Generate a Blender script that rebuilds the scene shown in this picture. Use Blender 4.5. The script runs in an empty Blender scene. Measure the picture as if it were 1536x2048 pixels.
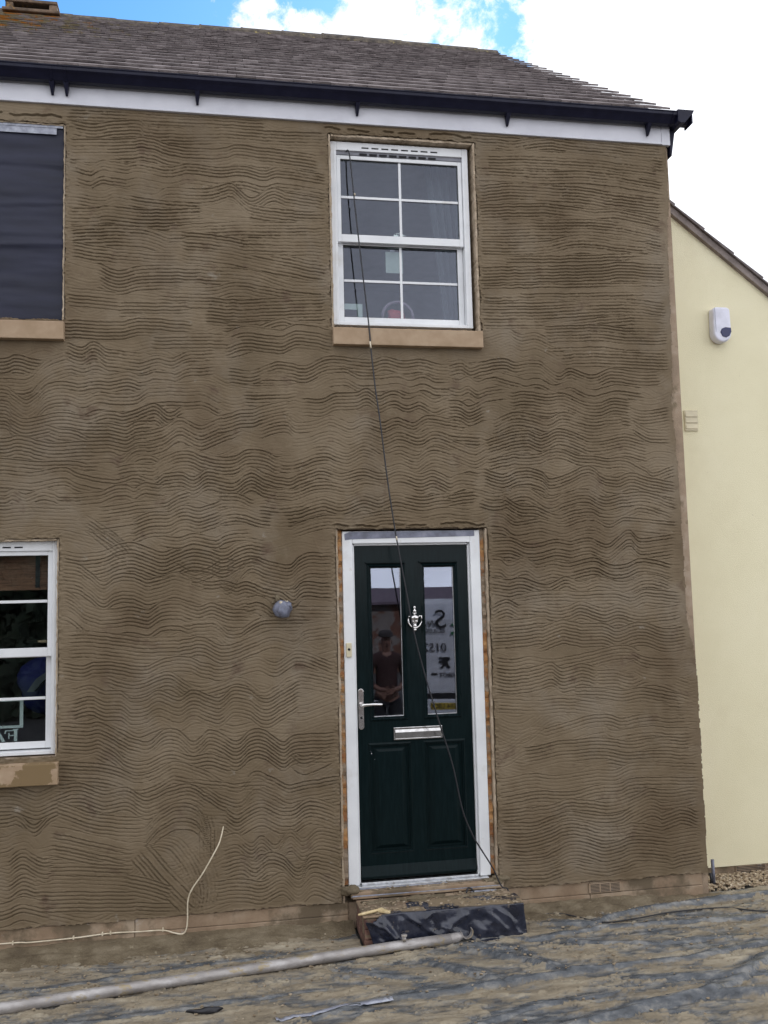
import bpy, bmesh, math, random
import numpy as np
from mathutils import Vector, Matrix
R = math.radians
random.seed(7)
C = bpy.context.scene.collection
sc = bpy.context.scene

# ------------------------------------------------------------------ camera
CAM = ((0.98470167, -0.17254208, -0.02432816),      # right
       (0.00745512, -0.09777236, 0.99518088),       # up
       (0.17408920, 0.98013764, 0.09499028))        # forward
cd = bpy.data.cameras.new('camera')
cam = bpy.data.objects.new('camera', cd); C.objects.link(cam)
r_, u_, f_ = [Vector(v) for v in CAM]
cam.matrix_world = Matrix(((r_.x, u_.x, -f_.x, 0), (r_.y, u_.y, -f_.y, -5.7),
                           (r_.z, u_.z, -f_.z, 1.98), (0, 0, 0, 1)))
cd.sensor_fit = 'HORIZONTAL'; cd.sensor_width = 36; cd.lens = 36 * 1827.49 / 1536
cd.clip_start = .05; cd.clip_end = 2000
sc.camera = cam

# ------------------------------------------------------------------ light
SUN_EL, SUN_AZ = R(34), R(14)          # behind the house: the front is in shade
w = bpy.data.worlds.new('World'); sc.world = w; w.use_nodes = True
nt = w.node_tree; nt.nodes.clear()
def N(t, nt_=None, **k):
    n = (nt_ or nt).nodes.new(t)
    for a, b in k.items(): setattr(n, a, b)
    return n
out = N('ShaderNodeOutputWorld'); bg = N('ShaderNodeBackground'); bg.inputs[1].default_value = .1
sky = N('ShaderNodeTexSky', sky_type='NISHITA'); sky.sun_disc = False
sky.sun_elevation = SUN_EL; sky.sun_rotation = SUN_AZ
sky.air_density = 1.; sky.dust_density = .15; sky.ozone_density = 2.5
tc = N('ShaderNodeTexCoord')
def Mth(op, a, b=None, c=None):
    n = N('ShaderNodeMath', operation=op)
    for i, x in enumerate((a, b, c)):
        if x is None: continue
        if isinstance(x, (int, float)): n.inputs[i].default_value = x
        else: nt.links.new(x, n.inputs[i])
    return n.outputs[0]
def ns(scale, detail, loc=(0, 0, 0), dist=0., rough=.55):
    mp = N('ShaderNodeMapping'); mp.inputs['Location'].default_value = loc
    nt.links.new(tc.outputs['Generated'], mp.inputs[0])
    n = N('ShaderNodeTexNoise'); n.inputs['Scale'].default_value = scale; n.inputs['Detail'].default_value = detail
    n.inputs['Distortion'].default_value = dist; n.inputs['Roughness'].default_value = rough
    nt.links.new(mp.outputs[0], n.inputs['Vector']); return n.outputs['Fac']
def blob(d, inner, outer):
    d = Vector(d).normalized()
    v = N('ShaderNodeVectorMath', operation='DISTANCE'); nt.links.new(tc.outputs['Generated'], v.inputs[0])
    v.inputs[1].default_value = d
    mr = N('ShaderNodeMapRange'); mr.inputs['From Min'].default_value = outer; mr.inputs['From Max'].default_value = inner
    nt.links.new(v.outputs['Value'], mr.inputs[0]); return mr.outputs[0]
def pix(px, py): return r_ * ((px - 768) / 1827.5) + u_ * ((1024 - py) / 1827.5) + f_
BLUE = None
for px, py, a, b in ((40, -80, .16, .242), (580, -42, .0, .060), (872, 45, -.02, .095), (945, 30, -.006, .075), (668, 10, -.006, .075), (1012, 98, -.006, .062), (-700, -300, .2, .5), (2600, -1500, .1, .4)):
    k = blob(pix(px, py), a, b)
    if a < 0: k = Mth('MULTIPLY', k, .66)
    BLUE = k if BLUE is None else Mth('MAXIMUM', BLUE, k)
edge = Mth('MULTIPLY', Mth('SUBTRACT', ns(19, 10, (3.1, .4, 0), .2, .66), .5), 2.5)
far = Mth('MULTIPLY', Mth('SUBTRACT', ns(2.2, 3, (7, 1, 2)), .66), 6)
bm_ = Mth('MAXIMUM', BLUE, far)
m = N('ShaderNodeMapRange', interpolation_type='SMOOTHSTEP')
m.inputs['From Min'].default_value = .34; m.inputs['From Max'].default_value = .74
nt.links.new(Mth('ADD', bm_, edge), m.inputs[0])
cl = N('ShaderNodeMapRange'); cl.inputs['From Min'].default_value = .3; cl.inputs['From Max'].default_value = .7
cl.inputs['To Min'].default_value = 7.4; cl.inputs['To Max'].default_value = 12.5
nt.links.new(ns(3.5, 6, (2, 5, 1)), cl.inputs[0])
sx = N('ShaderNodeSeparateXYZ'); nt.links.new(tc.outputs['Generated'], sx.inputs[0])
lowc = N('ShaderNodeMapRange', interpolation_type='SMOOTHSTEP'); lowc.inputs['From Min'].default_value = .14; lowc.inputs['From Max'].default_value = .02
lowc.inputs['To Min'].default_value = 0; lowc.inputs['To Max'].default_value = 1.5; nt.links.new(sx.outputs['Z'], lowc.inputs[0])
opp = N('ShaderNodeMapRange'); opp.inputs['From Min'].default_value = 0; opp.inputs['From Max'].default_value = -.5; nt.links.new(sx.outputs['Y'], opp.inputs[0])
gain = Mth('MULTIPLY_ADD', lowc.outputs[0], opp.outputs[0], 1.)
cc = N('ShaderNodeVectorMath', operation='SCALE'); cc.inputs[0].default_value = (.965, .985, 1.04)
nt.links.new(Mth('MULTIPLY', cl.outputs[0], gain), cc.inputs['Scale'])
sk = N('ShaderNodeVectorMath', operation='MULTIPLY'); sk.inputs[1].default_value = (.58, 1.04, 1.38)
nt.links.new(sky.outputs[0], sk.inputs[0])
mx = N('ShaderNodeMix', data_type='RGBA')
nt.links.new(m.outputs[0], mx.inputs['Factor']); nt.links.new(cc.outputs[0], mx.inputs['A']); nt.links.new(sk.outputs[0], mx.inputs['B'])
nt.links.new(mx.outputs['Result'], bg.inputs[0]); nt.links.new(bg.outputs[0], out.inputs[0])

sl = bpy.data.lights.new('sun', 'SUN'); sl.energy = 2.2; sl.angle = R(.5); sl.color = (1, .95, .88)
so = bpy.data.objects.new('sun', sl); C.objects.link(so)
sd = Vector((math.sin(SUN_AZ) * math.cos(SUN_EL), math.cos(SUN_AZ) * math.cos(SUN_EL), math.sin(SUN_EL)))
so.rotation_euler = sd.to_track_quat('Z', 'Y').to_euler(); so.location = (0, 20, 30)
vs = sc.view_settings; sc.display_settings.display_device = 'sRGB'
vs.view_transform = 'Standard'; vs.look = 'None'; vs.gamma = 1; vs.exposure = .60; vs.use_curve_mapping = False

# ------------------------------------------------------------------ materials
def material(name, base, rough=.6, dark=None, light=None, scale=6., detail=6., metal=0., bump=0., bscale=60., spec=.5,
             stretch=(1, 1, 1), coat=0., extra=None, bdist=.002, contrast=(.35, .65)):
    """noise-varied Principled material; extra=(colour, scale, lo, hi) lays a patchy second colour over it"""
    mt = bpy.data.materials.new(name); mt.use_nodes = True
    t = mt.node_tree; L = t.links.new; b = t.nodes['Principled BSDF']
    b.inputs['Roughness'].default_value = rough; b.inputs['Metallic'].default_value = metal
    b.inputs['Specular IOR Level'].default_value = spec; b.inputs['Coat Weight'].default_value = coat
    co = t.nodes.new('ShaderNodeTexCoord'); mp = t.nodes.new('ShaderNodeMapping'); mp.inputs['Scale'].default_value = stretch
    L(co.outputs['Object'], mp.inputs[0])
    def noise(s, d, r=.6):
        n = t.nodes.new('ShaderNodeTexNoise'); n.inputs['Scale'].default_value = s; n.inputs['Detail'].default_value = d
        n.inputs['Roughness'].default_value = r; L(mp.outputs[0], n.inputs['Vector']); return n.outputs['Fac']
    dark = dark or tuple(c * .85 for c in base); light = light or tuple(min(1, c * 1.12) for c in base)
    rp = t.nodes.new('ShaderNodeValToRGB'); e = rp.color_ramp.elements
    e[0].position = contrast[0]; e[0].color = (*dark, 1); e[1].position = contrast[1]; e[1].color = (*light, 1)
    mid = e.new((contrast[0] + contrast[1]) / 2); mid.color = (*base, 1)
    L(noise(scale, detail), rp.inputs[0]); col = rp.outputs[0]
    for ex in (extra or []):
        c2, s2, lo, hi = ex
        mr = t.nodes.new('ShaderNodeMapRange'); mr.inputs['From Min'].default_value = lo; mr.inputs['From Max'].default_value = hi
        L(noise(s2, 8, .65), mr.inputs[0])
        mm = t.nodes.new('ShaderNodeMix'); mm.data_type = 'RGBA'; L(mr.outputs[0], mm.inputs['Factor'])
        L(col, mm.inputs['A']); mm.inputs['B'].default_value = (*c2, 1); col = mm.outputs['Result']
    L(col, b.inputs['Base Color'])
    if bump:
        bp = t.nodes.new('ShaderNodeBump'); bp.inputs['Strength'].default_value = bump; bp.inputs['Distance'].default_value = bdist
        L(noise(bscale, 5), bp.inputs['Height']); L(bp.outputs[0], b.inputs['Normal'])
    return mt

def attr_mix(mt, attr, c2, lo=0., hi=1., rough2=None, metal2=None):
    """mix the material's colour towards c2 by a vertex attribute (a real second material: mud, lichen)"""
    t = mt.node_tree; L = t.links.new; b = t.nodes['Principled BSDF']
    at = t.nodes.new('ShaderNodeAttribute'); at.attribute_name = attr
    mr = t.nodes.new('ShaderNodeMapRange'); mr.inputs['From Min'].default_value = lo; mr.inputs['From Max'].default_value = hi
    L(at.outputs['Fac'], mr.inputs[0])
    src = b.inputs['Base Color'].links[0].from_socket
    mm = t.nodes.new('ShaderNodeMix'); mm.data_type = 'RGBA'; L(mr.outputs[0], mm.inputs['Factor'])
    L(src, mm.inputs['A'])
    if isinstance(c2, tuple): mm.inputs['B'].default_value = (*c2, 1)
    else: L(c2, mm.inputs['B'])
    L(mm.outputs['Result'], b.inputs['Base Color'])
    if rough2 is not None:
        m2 = t.nodes.new('ShaderNodeMix'); L(mr.outputs[0], m2.inputs['Factor'])
        m2.inputs['A'].default_value = b.inputs['Roughness'].default_value; m2.inputs['B'].default_value = rough2
        L(m2.outputs['Result'], b.inputs['Roughness'])
    return mt

M = {}
M['render'] = material('wet_render', (.170, .1265, .0785), .72, (.138, .101, .060), (.205, .158, .104), 1.9, 9, bump=.6, bscale=240, spec=.22,
                       extra=[((.215, .177, .132), 1.4, .50, .74), ((.112, .076, .043), 1.15, .50, .72), ((.105, .068, .045), 5.5, .59, .72), ((.25, .215, .17), 9., .66, .74)], bdist=.0015, contrast=(.36, .64))
M['old'] = material('old_scrim_render', (.33, .245, .17), .9, (.27, .20, .14), (.42, .33, .25), 7, 9, bump=.8, bscale=120, extra=[((.19, .145, .09), 9, .58, .68)], bdist=.004)
M['plinth'] = material('stone_plinth', (.300, .215, .142), .9, (.22, .15, .095), (.36, .28, .20), 5, 9, bump=.6, bscale=140, extra=[((.14, .105, .066), 3.2, .50, .60), ((.40, .34, .29), 11, .62, .7)], bdist=.003)
M['sill'] = material('cast_stone_sill', (.36, .255, .165), .85, (.32, .225, .14), (.41, .30, .20), 9, 6, bump=.35, bscale=200, bdist=.001)
M['sill_wet'] = material('stained_stone_sill', (.36, .255, .165), .85, (.33, .23, .14), (.42, .31, .21), 9, 6, bump=.35, bscale=200, bdist=.001,
                         extra=[((.20, .135, .065), 5.5, .46, .49)])
M['upvc'] = material('white_upvc', (.74, .75, .765), .35, (.69, .70, .715), (.78, .79, .80), 4, 5, bump=.05, bscale=80, extra=[((.52, .47, .40), 22, .66, .80), ((.60, .58, .55), 3, .58, .75)])
M['fascia'] = material('white_fascia', (.60, .60, .65), .4, (.54, .54, .59), (.65, .65, .70), 3, 6, extra=[((.33, .31, .28), 22, .70, .78)])
M['gutter'] = material('black_gutter', (.0055, .006, .022), .5, (.004, .0045, .017), (.009, .010, .028), 12, 6, spec=.3, extra=[((.10, .10, .10), 30, .72, .8)])
M['tile'] = material('roof_tile', (.215, .187, .186), 1., (.15, .13, .13), (.285, .255, .252), 9, 8, spec=.0, bump=.7, bscale=90, bdist=.004,
                     extra=[((.09, .078, .082), 5, .60, .72)])
M['ridge'] = material('ridge_tile', (.085, .070, .058), .95, (.045, .038, .034), (.14, .115, .085), 12, 8, bump=.9, bscale=60, bdist=.005, extra=[((.30, .24, .09), 16, .60, .68)])
M['door'] = material('green_black_door', (.0045, .0105, .0115), .20, (.0035, .0085, .0095), (.0060, .0130, .0145), 30, 6, bump=.12, bscale=40, stretch=(3, 1, .3), bdist=.0005, spec=.09)
M['chrome'] = material('polished_steel', (.72, .70, .69), .16, (.6, .58, .57), (.8, .79, .78), 30, 4, metal=1)
M['alu'] = material('aluminium', (.62, .63, .65), .32, (.5, .5, .5), (.72, .73, .75), 30, 5, metal=1, extra=[((.30, .27, .22), 22, .60, .68)])
M['tube'] = material('galvanised_tube', (.36, .335, .32), .48, (.26, .24, .23), (.50, .48, .47), 7, 9, metal=.35, stretch=(1, 2, 2), bump=.5, bscale=70,
                     extra=[((.34, .28, .185), 9, .54, .60), ((.16, .13, .10), 30, .64, .70)])
M['ducttape'] = material('silver_tape', (.155, .165, .22), .38, (.11, .115, .15), (.23, .24, .30), 14, 6, metal=.15, bump=.5, bscale=30, bdist=.003)
M['palet'] = material('pale_tape', (.30, .315, .38), .4, (.20, .21, .26), (.42, .44, .50), 20, 6, bump=.4, bscale=40, bdist=.003)
M['black'] = material('black_rubber', (.012, .012, .016), .45, extra=[((.20, .18, .15), 40, .68, .74)])
M['wcable'] = material('cream_cable', (.62, .54, .40), .5, (.50, .42, .30), (.70, .62, .48), 20)
M['slot'] = material('dark_void', (.006, .006, .008), .8)
M['brick'] = material('raw_brick', (.36, .175, .065), .95, (.24, .095, .04), (.46, .26, .11), 14, 8, bump=1, bscale=90, bdist=.006, extra=[((.27, .21, .15), 9, .45, .55), ((.12, .09, .06), 26, .60, .68)])
M['stepbrick'] = material('step_brick', (.13, .065, .05), .9, (.08, .04, .035), (.20, .11, .08), 18, 8, bump=.8, bscale=90, bdist=.004, extra=[((.16, .125, .08), 8, .52, .6)])
M['cream'] = material('cream_masonry', (.80, .738, .515), .88, (.775, .712, .49), (.82, .758, .54), 1.6, 9, bump=.9, bscale=150, bdist=.004, extra=[((.50, .44, .30), 30, .70, .76), ((.73, .66, .45), 1.1, .58, .78)])
M['plaster_in'] = material('interior_plaster', (.30, .27, .24), .9)
M['cement'] = material('verge_mortar', (.24, .20, .185), .95, (.17, .14, .125), (.30, .25, .23), 8, 8, bump=.8, bscale=70, bdist=.004)
M['alarm'] = material('alarm_white', (.70, .70, .80), .35)
M['navy'] = material('navy_lens', (.015, .018, .085), .2)
M['bell'] = material('cream_plastic', (.62, .55, .38), .45)
M['woodblind'] = material('wood_blind', (.20, .085, .045), .5, (.13, .05, .025), (.26, .12, .065), 18, 6, stretch=(.4, 1, 6))
M['beige'] = material('beige_plastic', (.62, .49, .27), .6, (.5, .38, .2), (.70, .57, .34), 20)
M['netsheet'] = material('dark_blue_netting', (.011, .013, .032), .65, (.008, .0095, .024), (.015, .017, .040), 5, 7, bump=.5, bscale=240, bdist=.002, stretch=(.5, 1, 2))
M['paper'] = material('paper', (.55, .60, .60), .8)
M['red'] = material('red_print', (.42, .05, .06), .6)
M['blue'] = material('blue_cloth', (.012, .015, .12), .8)
M['curtain'] = material('net_curtain', (.09, .10, .12), .9)
M['asphalt'] = material('asphalt', (.060, .058, .056), .9, (.045, .043, .042), (.085, .082, .078), 3, 10, bump=.8, bscale=120, bdist=.006)
M['pebble'] = material('gravel', (.34, .26, .165), .85, (.16, .11, .075), (.55, .47, .36), 38, 3)
M['mortar'] = material('wet_mortar', (.150, .116, .070), .75, (.100, .074, .043), (.205, .165, .108), 7, 10, bump=1, bscale=90, bdist=.008, extra=[((.30, .25, .17), 16, .63, .70)])
M['crumb'] = material('dry_mortar', (.26, .20, .13), .9, (.14, .10, .06), (.42, .35, .26), 30, 4)
def glass(name='window_glass', f0=.062):
    mt = bpy.data.materials.new(name); mt.use_nodes = True; t = mt.node_tree; t.nodes.clear(); L = t.links.new
    o = t.nodes.new('ShaderNodeOutputMaterial'); g = t.nodes.new('ShaderNodeBsdfGlossy'); g.inputs['Roughness'].default_value = .0; g.inputs['Color'].default_value = (.79, .82, 1., 1)
    tr = t.nodes.new('ShaderNodeBsdfTransparent'); tr.inputs[0].default_value = (.84, .88, .87, 1)
    lw = t.nodes.new('ShaderNodeLayerWeight'); lw.inputs[0].default_value = .5
    p = t.nodes.new('ShaderNodeMath'); p.operation = 'POWER'; p.inputs[1].default_value = 5; L(lw.outputs['Facing'], p.inputs[0])
    a = t.nodes.new('ShaderNodeMath'); a.operation = 'MULTIPLY_ADD'; a.inputs[1].default_value = .9; a.inputs[2].default_value = f0; L(p.outputs[0], a.inputs[0])
    nz = t.nodes.new('ShaderNodeTexNoise'); nz.inputs['Scale'].default_value = 2.2; co = t.nodes.new('ShaderNodeTexCoord'); L(co.outputs['Object'], nz.inputs['Vector'])
    bp = t.nodes.new('ShaderNodeBump'); bp.inputs['Strength'].default_value = .12; bp.inputs['Distance'].default_value = .002
    L(nz.outputs['Fac'], bp.inputs['Height']); L(bp.outputs[0], g.inputs['Normal'])
    mx = t.nodes.new('ShaderNodeMixShader'); L(a.outputs[0], mx.inputs[0]); L(tr.outputs[0], mx.inputs[1]); L(g.outputs[0], mx.inputs[2]); L(mx.outputs[0], o.inputs[0])
    return mt
M['glass'] = glass(); M['doorglass'] = glass('coated_door_glass', .088)

# ------------------------------------------------------------------ mesh helpers
def tag(o, label=None, cat=None, group=None, kind=None):
    for k, v in (('label', label), ('category', cat), ('group', group), ('kind', kind)):
        if v: o[k] = v
    return o
def empty(name, loc=(0, 0, 0)):
    o = bpy.data.objects.new(name, None); C.objects.link(o); o.location = loc; o.empty_display_size = .2; return o
def link(name, me, mat, parent=None):
    o = bpy.data.objects.new(name, me); C.objects.link(o); me.materials.append(M[mat] if isinstance(mat, str) else mat)
    if parent:
        o.parent = parent
        p = parent; off = Vector((0, 0, 0))
        while p: off += p.location; p = p.parent
        o.location = -off                       # meshes are written in world coordinates
        o.location = Vector((0, 0, 0)) - (off if parent.type == 'EMPTY' else Vector((0, 0, 0)))
    return o
_ICO = {}
class MB:
    def __init__(s): s.v = []; s.f = []; s.sm = []
    def add(s, vs, fs, smooth=False):
        n = len(s.v); s.v += [tuple(v) for v in vs]; s.f += [tuple(i + n for i in f) for f in fs]; s.sm += [smooth] * len(fs); return s
    def box(s, x0, x1, y0, y1, z0, z1):
        return s.add([(x0, y0, z0), (x1, y0, z0), (x1, y1, z0), (x0, y1, z0), (x0, y0, z1), (x1, y0, z1), (x1, y1, z1), (x0, y1, z1)],
                     [(0, 3, 2, 1), (4, 5, 6, 7), (0, 1, 5, 4), (1, 2, 6, 5), (2, 3, 7, 6), (3, 0, 4, 7)])
    def prism(s, pts, y0, y1, axis='y'):
        """2-D outline extruded along an axis: (x,z) along y, (y,z) along x, (x,y) along z"""
        n = len(pts)
        P = {'y': lambda a, b, t: (a, t, b), 'x': lambda a, b, t: (t, a, b), 'z': lambda a, b, t: (a, b, t)}[axis]
        vs = [P(a, b, y0) for a, b in pts] + [P(a, b, y1) for a, b in pts]
        fs = [tuple(range(n)), tuple(range(2 * n - 1, n - 1, -1))] + [(i, i + n, (i + 1) % n + n, (i + 1) % n) for i in range(n)]
        return s.add(vs, fs)
    def tube(s, pts, r, n=8, cap=True):
        pts = [Vector(p) for p in pts]; rs = r if isinstance(r, (list, tuple)) else [r] * len(pts)
        vs = []; up = Vector((0, 0, 1))
        for i, p in enumerate(pts):
            d = (pts[min(i + 1, len(pts) - 1)] - pts[max(i - 1, 0)]).normalized()
            a = d.cross(up)
            if a.length < .05: a = d.cross(Vector((1, 0, 0)))
            a.normalize(); b = d.cross(a)
            for k in range(n):
                t = 2 * math.pi * k / n; vs.append(p + (a * math.cos(t) + b * math.sin(t)) * rs[i])
        fs = [(i * n + k, i * n + (k + 1) % n, (i + 1) * n + (k + 1) % n, (i + 1) * n + k) for i in range(len(pts) - 1) for k in range(n)]
        if cap: fs += [tuple(range(n))[::-1], tuple((len(pts) - 1) * n + k for k in range(n))]
        return s.add(vs, fs, True)
    def lathe(s, prof, c, n=20):
        """profile [(r, h)] turned round a vertical axis at c"""
        vs = [(c[0] + r * math.cos(2 * math.pi * k / n), c[1] + r * math.sin(2 * math.pi * k / n), c[2] + h) for r, h in prof for k in range(n)]
        fs = [(i * n + k, i * n + (k + 1) % n, (i + 1) * n + (k + 1) % n, (i + 1) * n + k) for i in range(len(prof) - 1) for k in range(n)]
        fs += [tuple(range(n))[::-1], tuple((len(prof) - 1) * n + k for k in range(n))]
        return s.add(vs, fs, True)
    def lump(s, c, rad, seed=0, sub=1, sq=(1, 1, 1), rough=.25):
        if sub not in _ICO:
            bm = bmesh.new(); bmesh.ops.create_icosphere(bm, subdivisions=sub, radius=1)
            _ICO[sub] = ([tuple(v.co) for v in bm.verts], [tuple(v.index for v in f.verts) for f in bm.faces]); bm.free()
        rn = random.Random(seed)
        ph = [rn.uniform(0, 6) for _ in range(6)]
        vs = []
        for a, b, d in _ICO[sub][0]:
            k = 1 + rough * (math.sin(3 * a + ph[0]) * math.sin(3 * b + ph[1]) + .6 * math.sin(5 * d + ph[2] + 3 * a) + .5 * rn.uniform(-1, 1))
            vs.append((c[0] + a * rad * k * sq[0], c[1] + b * rad * k * sq[1], c[2] + d * rad * k * sq[2]))
        return s.add(vs, _ICO[sub][1], sub > 1)
    def build(s, name, mat, parent=None, bevel=0, seg=2):
        me = bpy.data.meshes.new(name); me.from_pydata(s.v, [], s.f); me.update()
        me.polygons.foreach_set('use_smooth', s.sm)
        o = link(name, me, mat, parent)
        if bevel:
            b = o.modifiers.new('bevel', 'BEVEL'); b.width = bevel; b.segments = seg; b.limit_method = 'ANGLE'; b.angle_limit = R(40)
        return o
def quadmesh(name, V, F, mat, parent=None, smooth=True, attrs=None):
    me = bpy.data.meshes.new(name)
    V = np.ascontiguousarray(V, np.float32); F = np.ascontiguousarray(F, np.int32)
    me.vertices.add(len(V)); me.vertices.foreach_set('co', V.ravel())
    me.loops.add(F.size); me.loops.foreach_set('vertex_index', F.ravel())
    me.polygons.add(len(F)); me.polygons.foreach_set('loop_start', np.arange(0, F.size, 4, dtype=np.int32))
    if isinstance(smooth, bool): smooth = np.full(len(F), smooth)
    me.polygons.foreach_set('use_smooth', smooth)
    for k, a in (attrs or {}).items():
        at = me.attributes.new(k, 'FLOAT', 'POINT'); at.data.foreach_set('value', np.ascontiguousarray(a, np.float32).ravel())
    me.update(calc_edges=True); me.validate()
    return link(name, me, mat, parent)
def text(s, name, mat, size, loc, parent, rot=(90, 0, 0), mirror=False, depth=.002, bold=0., shear=0.):
    cu = bpy.data.curves.new('lettering', 'FONT'); cu.body = s; cu.size = size; cu.extrude = depth; cu.offset = bold; cu.shear = shear
    o = bpy.data.objects.new('lettering', cu); C.objects.link(o)
    bpy.context.view_layer.update()
    me = bpy.data.meshes.new_from_object(o.evaluated_get(bpy.context.evaluated_depsgraph_get()))
    bpy.data.objects.remove(o); bpy.data.curves.remove(cu)
    mtx = Matrix.Translation(loc) @ Matrix.Rotation(R(rot[2]), 4, 'Z') @ Matrix.Rotation(R(rot[0]), 4, 'X')
    me.transform(mtx); me.name = name
    me.materials.clear()
    return link(name, me, mat, parent)

def smooth(pts, n=8):
    P = [Vector(p) for p in pts]; out = []
    for i in range(len(P) - 1):
        p0, p1, p2, p3 = P[max(i - 1, 0)], P[i], P[i + 1], P[min(i + 2, len(P) - 1)]
        for k in range(n):
            t = k / n; out.append(.5 * ((2 * p1) + (p2 - p0) * t + (2 * p0 - 5 * p1 + 4 * p2 - p3) * t * t + (3 * p1 - p0 - 3 * p2 + p3) * t ** 3))
    return out + [P[-1]]
# numpy value noise
_T = np.random.default_rng(3).random((512, 512)).astype(np.float32)
def vn(x, y, seed=0):
    x = x + seed * 17.31; y = y + seed * 9.77
    xi = np.floor(x).astype(int); yi = np.floor(y).astype(int); fx = x - xi; fy = y - yi
    fx = fx * fx * (3 - 2 * fx); fy = fy * fy * (3 - 2 * fy)
    a = _T[xi & 511, yi & 511]; b = _T[(xi + 1) & 511, yi & 511]; c = _T[xi & 511, (yi + 1) & 511]; d = _T[(xi + 1) & 511, (yi + 1) & 511]
    return (a * (1 - fx) + b * fx) * (1 - fy) + (c * (1 - fx) + d * fx) * fy
def fbm(x, y, seed=0, o=4, g=.5):
    s = 0; a = 1; t = 0
    for i in range(o):
        s = s + a * vn(x * 2 ** i, y * 2 ** i, seed + i * 3); t += a; a *= g
    return s / t
def sstep(a, b, x): t = np.clip((x - a) / (b - a), 0, 1); return t * t * (3 - 2 * t)

# ------------------------------------------------------------------ ground
def road_h(y):                                  # the ground falls gently away from the house towards the road
    return -.25 * sstep(-2.6, -7.5, y)
ys = np.concatenate([np.linspace(-400, -12, 12), np.linspace(-11, 0, 60), np.linspace(1, 400, 12)])
xs = np.concatenate([np.linspace(-400, -12, 10), np.linspace(-11, 11, 30), np.linspace(12, 400, 10)])
XX, YY = np.meshgrid(xs, ys, indexing='ij')
ZZ = road_h(YY) - .012
idx = np.arange(XX.size).reshape(XX.shape)
F = np.stack([idx[:-1, :-1], idx[1:, :-1], idx[1:, 1:], idx[:-1, 1:]], -1).reshape(-1, 4)
tag(quadmesh('ground', np.stack([XX, YY, ZZ], -1).reshape(-1, 3), F, 'asphalt'), 'grey asphalt in front of the houses, under the plastic sheeting', kind='structure')

# ------------------------------------------------------------------ house
house = empty('house', (0, 0, 0))
tag(house, 'two storey house with freshly combed brown render, dark green door and white sash windows', 'house')
XL, XR = -4.6, 3.10
# openings: x0, x1, z0, z1
OP_UP = (.700, 1.692, 3.725, 5.030)      # upstairs window right
OP_UL = (-1.885, -.945, 3.722, 4.978)    # covered window
OP_LL = (-1.915, -.962, 1.113, 2.385)    # ground floor window
OP_DR = (.699, 1.684, .150, 2.425)       # door
OPS = [OP_UP, OP_UL, OP_LL, OP_DR]

# masonry shell behind the render (old render shows at its ragged edges)
def shell(x0, x1, z0, z1, ops, y0, y1, mb):
    xs = sorted({x0, x1, *[o[0] for o in ops], *[o[1] for o in ops]})
    for a, b in zip(xs[:-1], xs[1:]):
        cuts = sorted([(o[2], o[3]) for o in ops if o[0] < (a + b) / 2 < o[1]])
        z = z0
        for c0, c1 in cuts:
            if c0 > z: mb.box(a, b, y0, y1, z, c0)
            z = max(z, c1)
        if z < z1: mb.box(a, b, y0, y1, z, z1)
    return mb
core = shell(XL, XR, .0, 5.25, OPS, .010, .21, MB()).build('masonry', 'old', house)
# rest of the house body
mb = MB(); mb.box(XL, XL + .2, .211, 8.0, 0, 5.2); mb.box(XR - .2, XR, .211, 8.0, 0, 5.2); mb.box(XL + .2, XR - .2, 7.8, 8.0, 0, 5.2)
for x0 in (XL, XR - .2): mb.prism([(-.0, 5.2), (8.0, 5.2), (4.03, 8.13)], x0, x0 + .2, 'x')
mb.build('side_wall', 'old', house)
mb = MB(); mb.box(XL + .2, XR - .2, .212, 7.8, .02, .2); mb.box(XL + .2, XR - .2, .212, 7.8, 2.72, 2.95); mb.box(XL + .2, XR - .2, .212, 7.8, 5.1, 5.19)
mb.box(-.3, -.2, .212, 7.8, .2, 2.72); mb.box(.2, .3, .212, 7.8, 2.95, 5.1); mb.box(XL + .2, XR - .2, 3.6, 3.7, .2, 2.72); mb.box(XL + .2, XR - .2, 3.2, 3.3, 2.95, 5.1)
mb.build('interior_wall', 'plaster_in', house)

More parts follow.
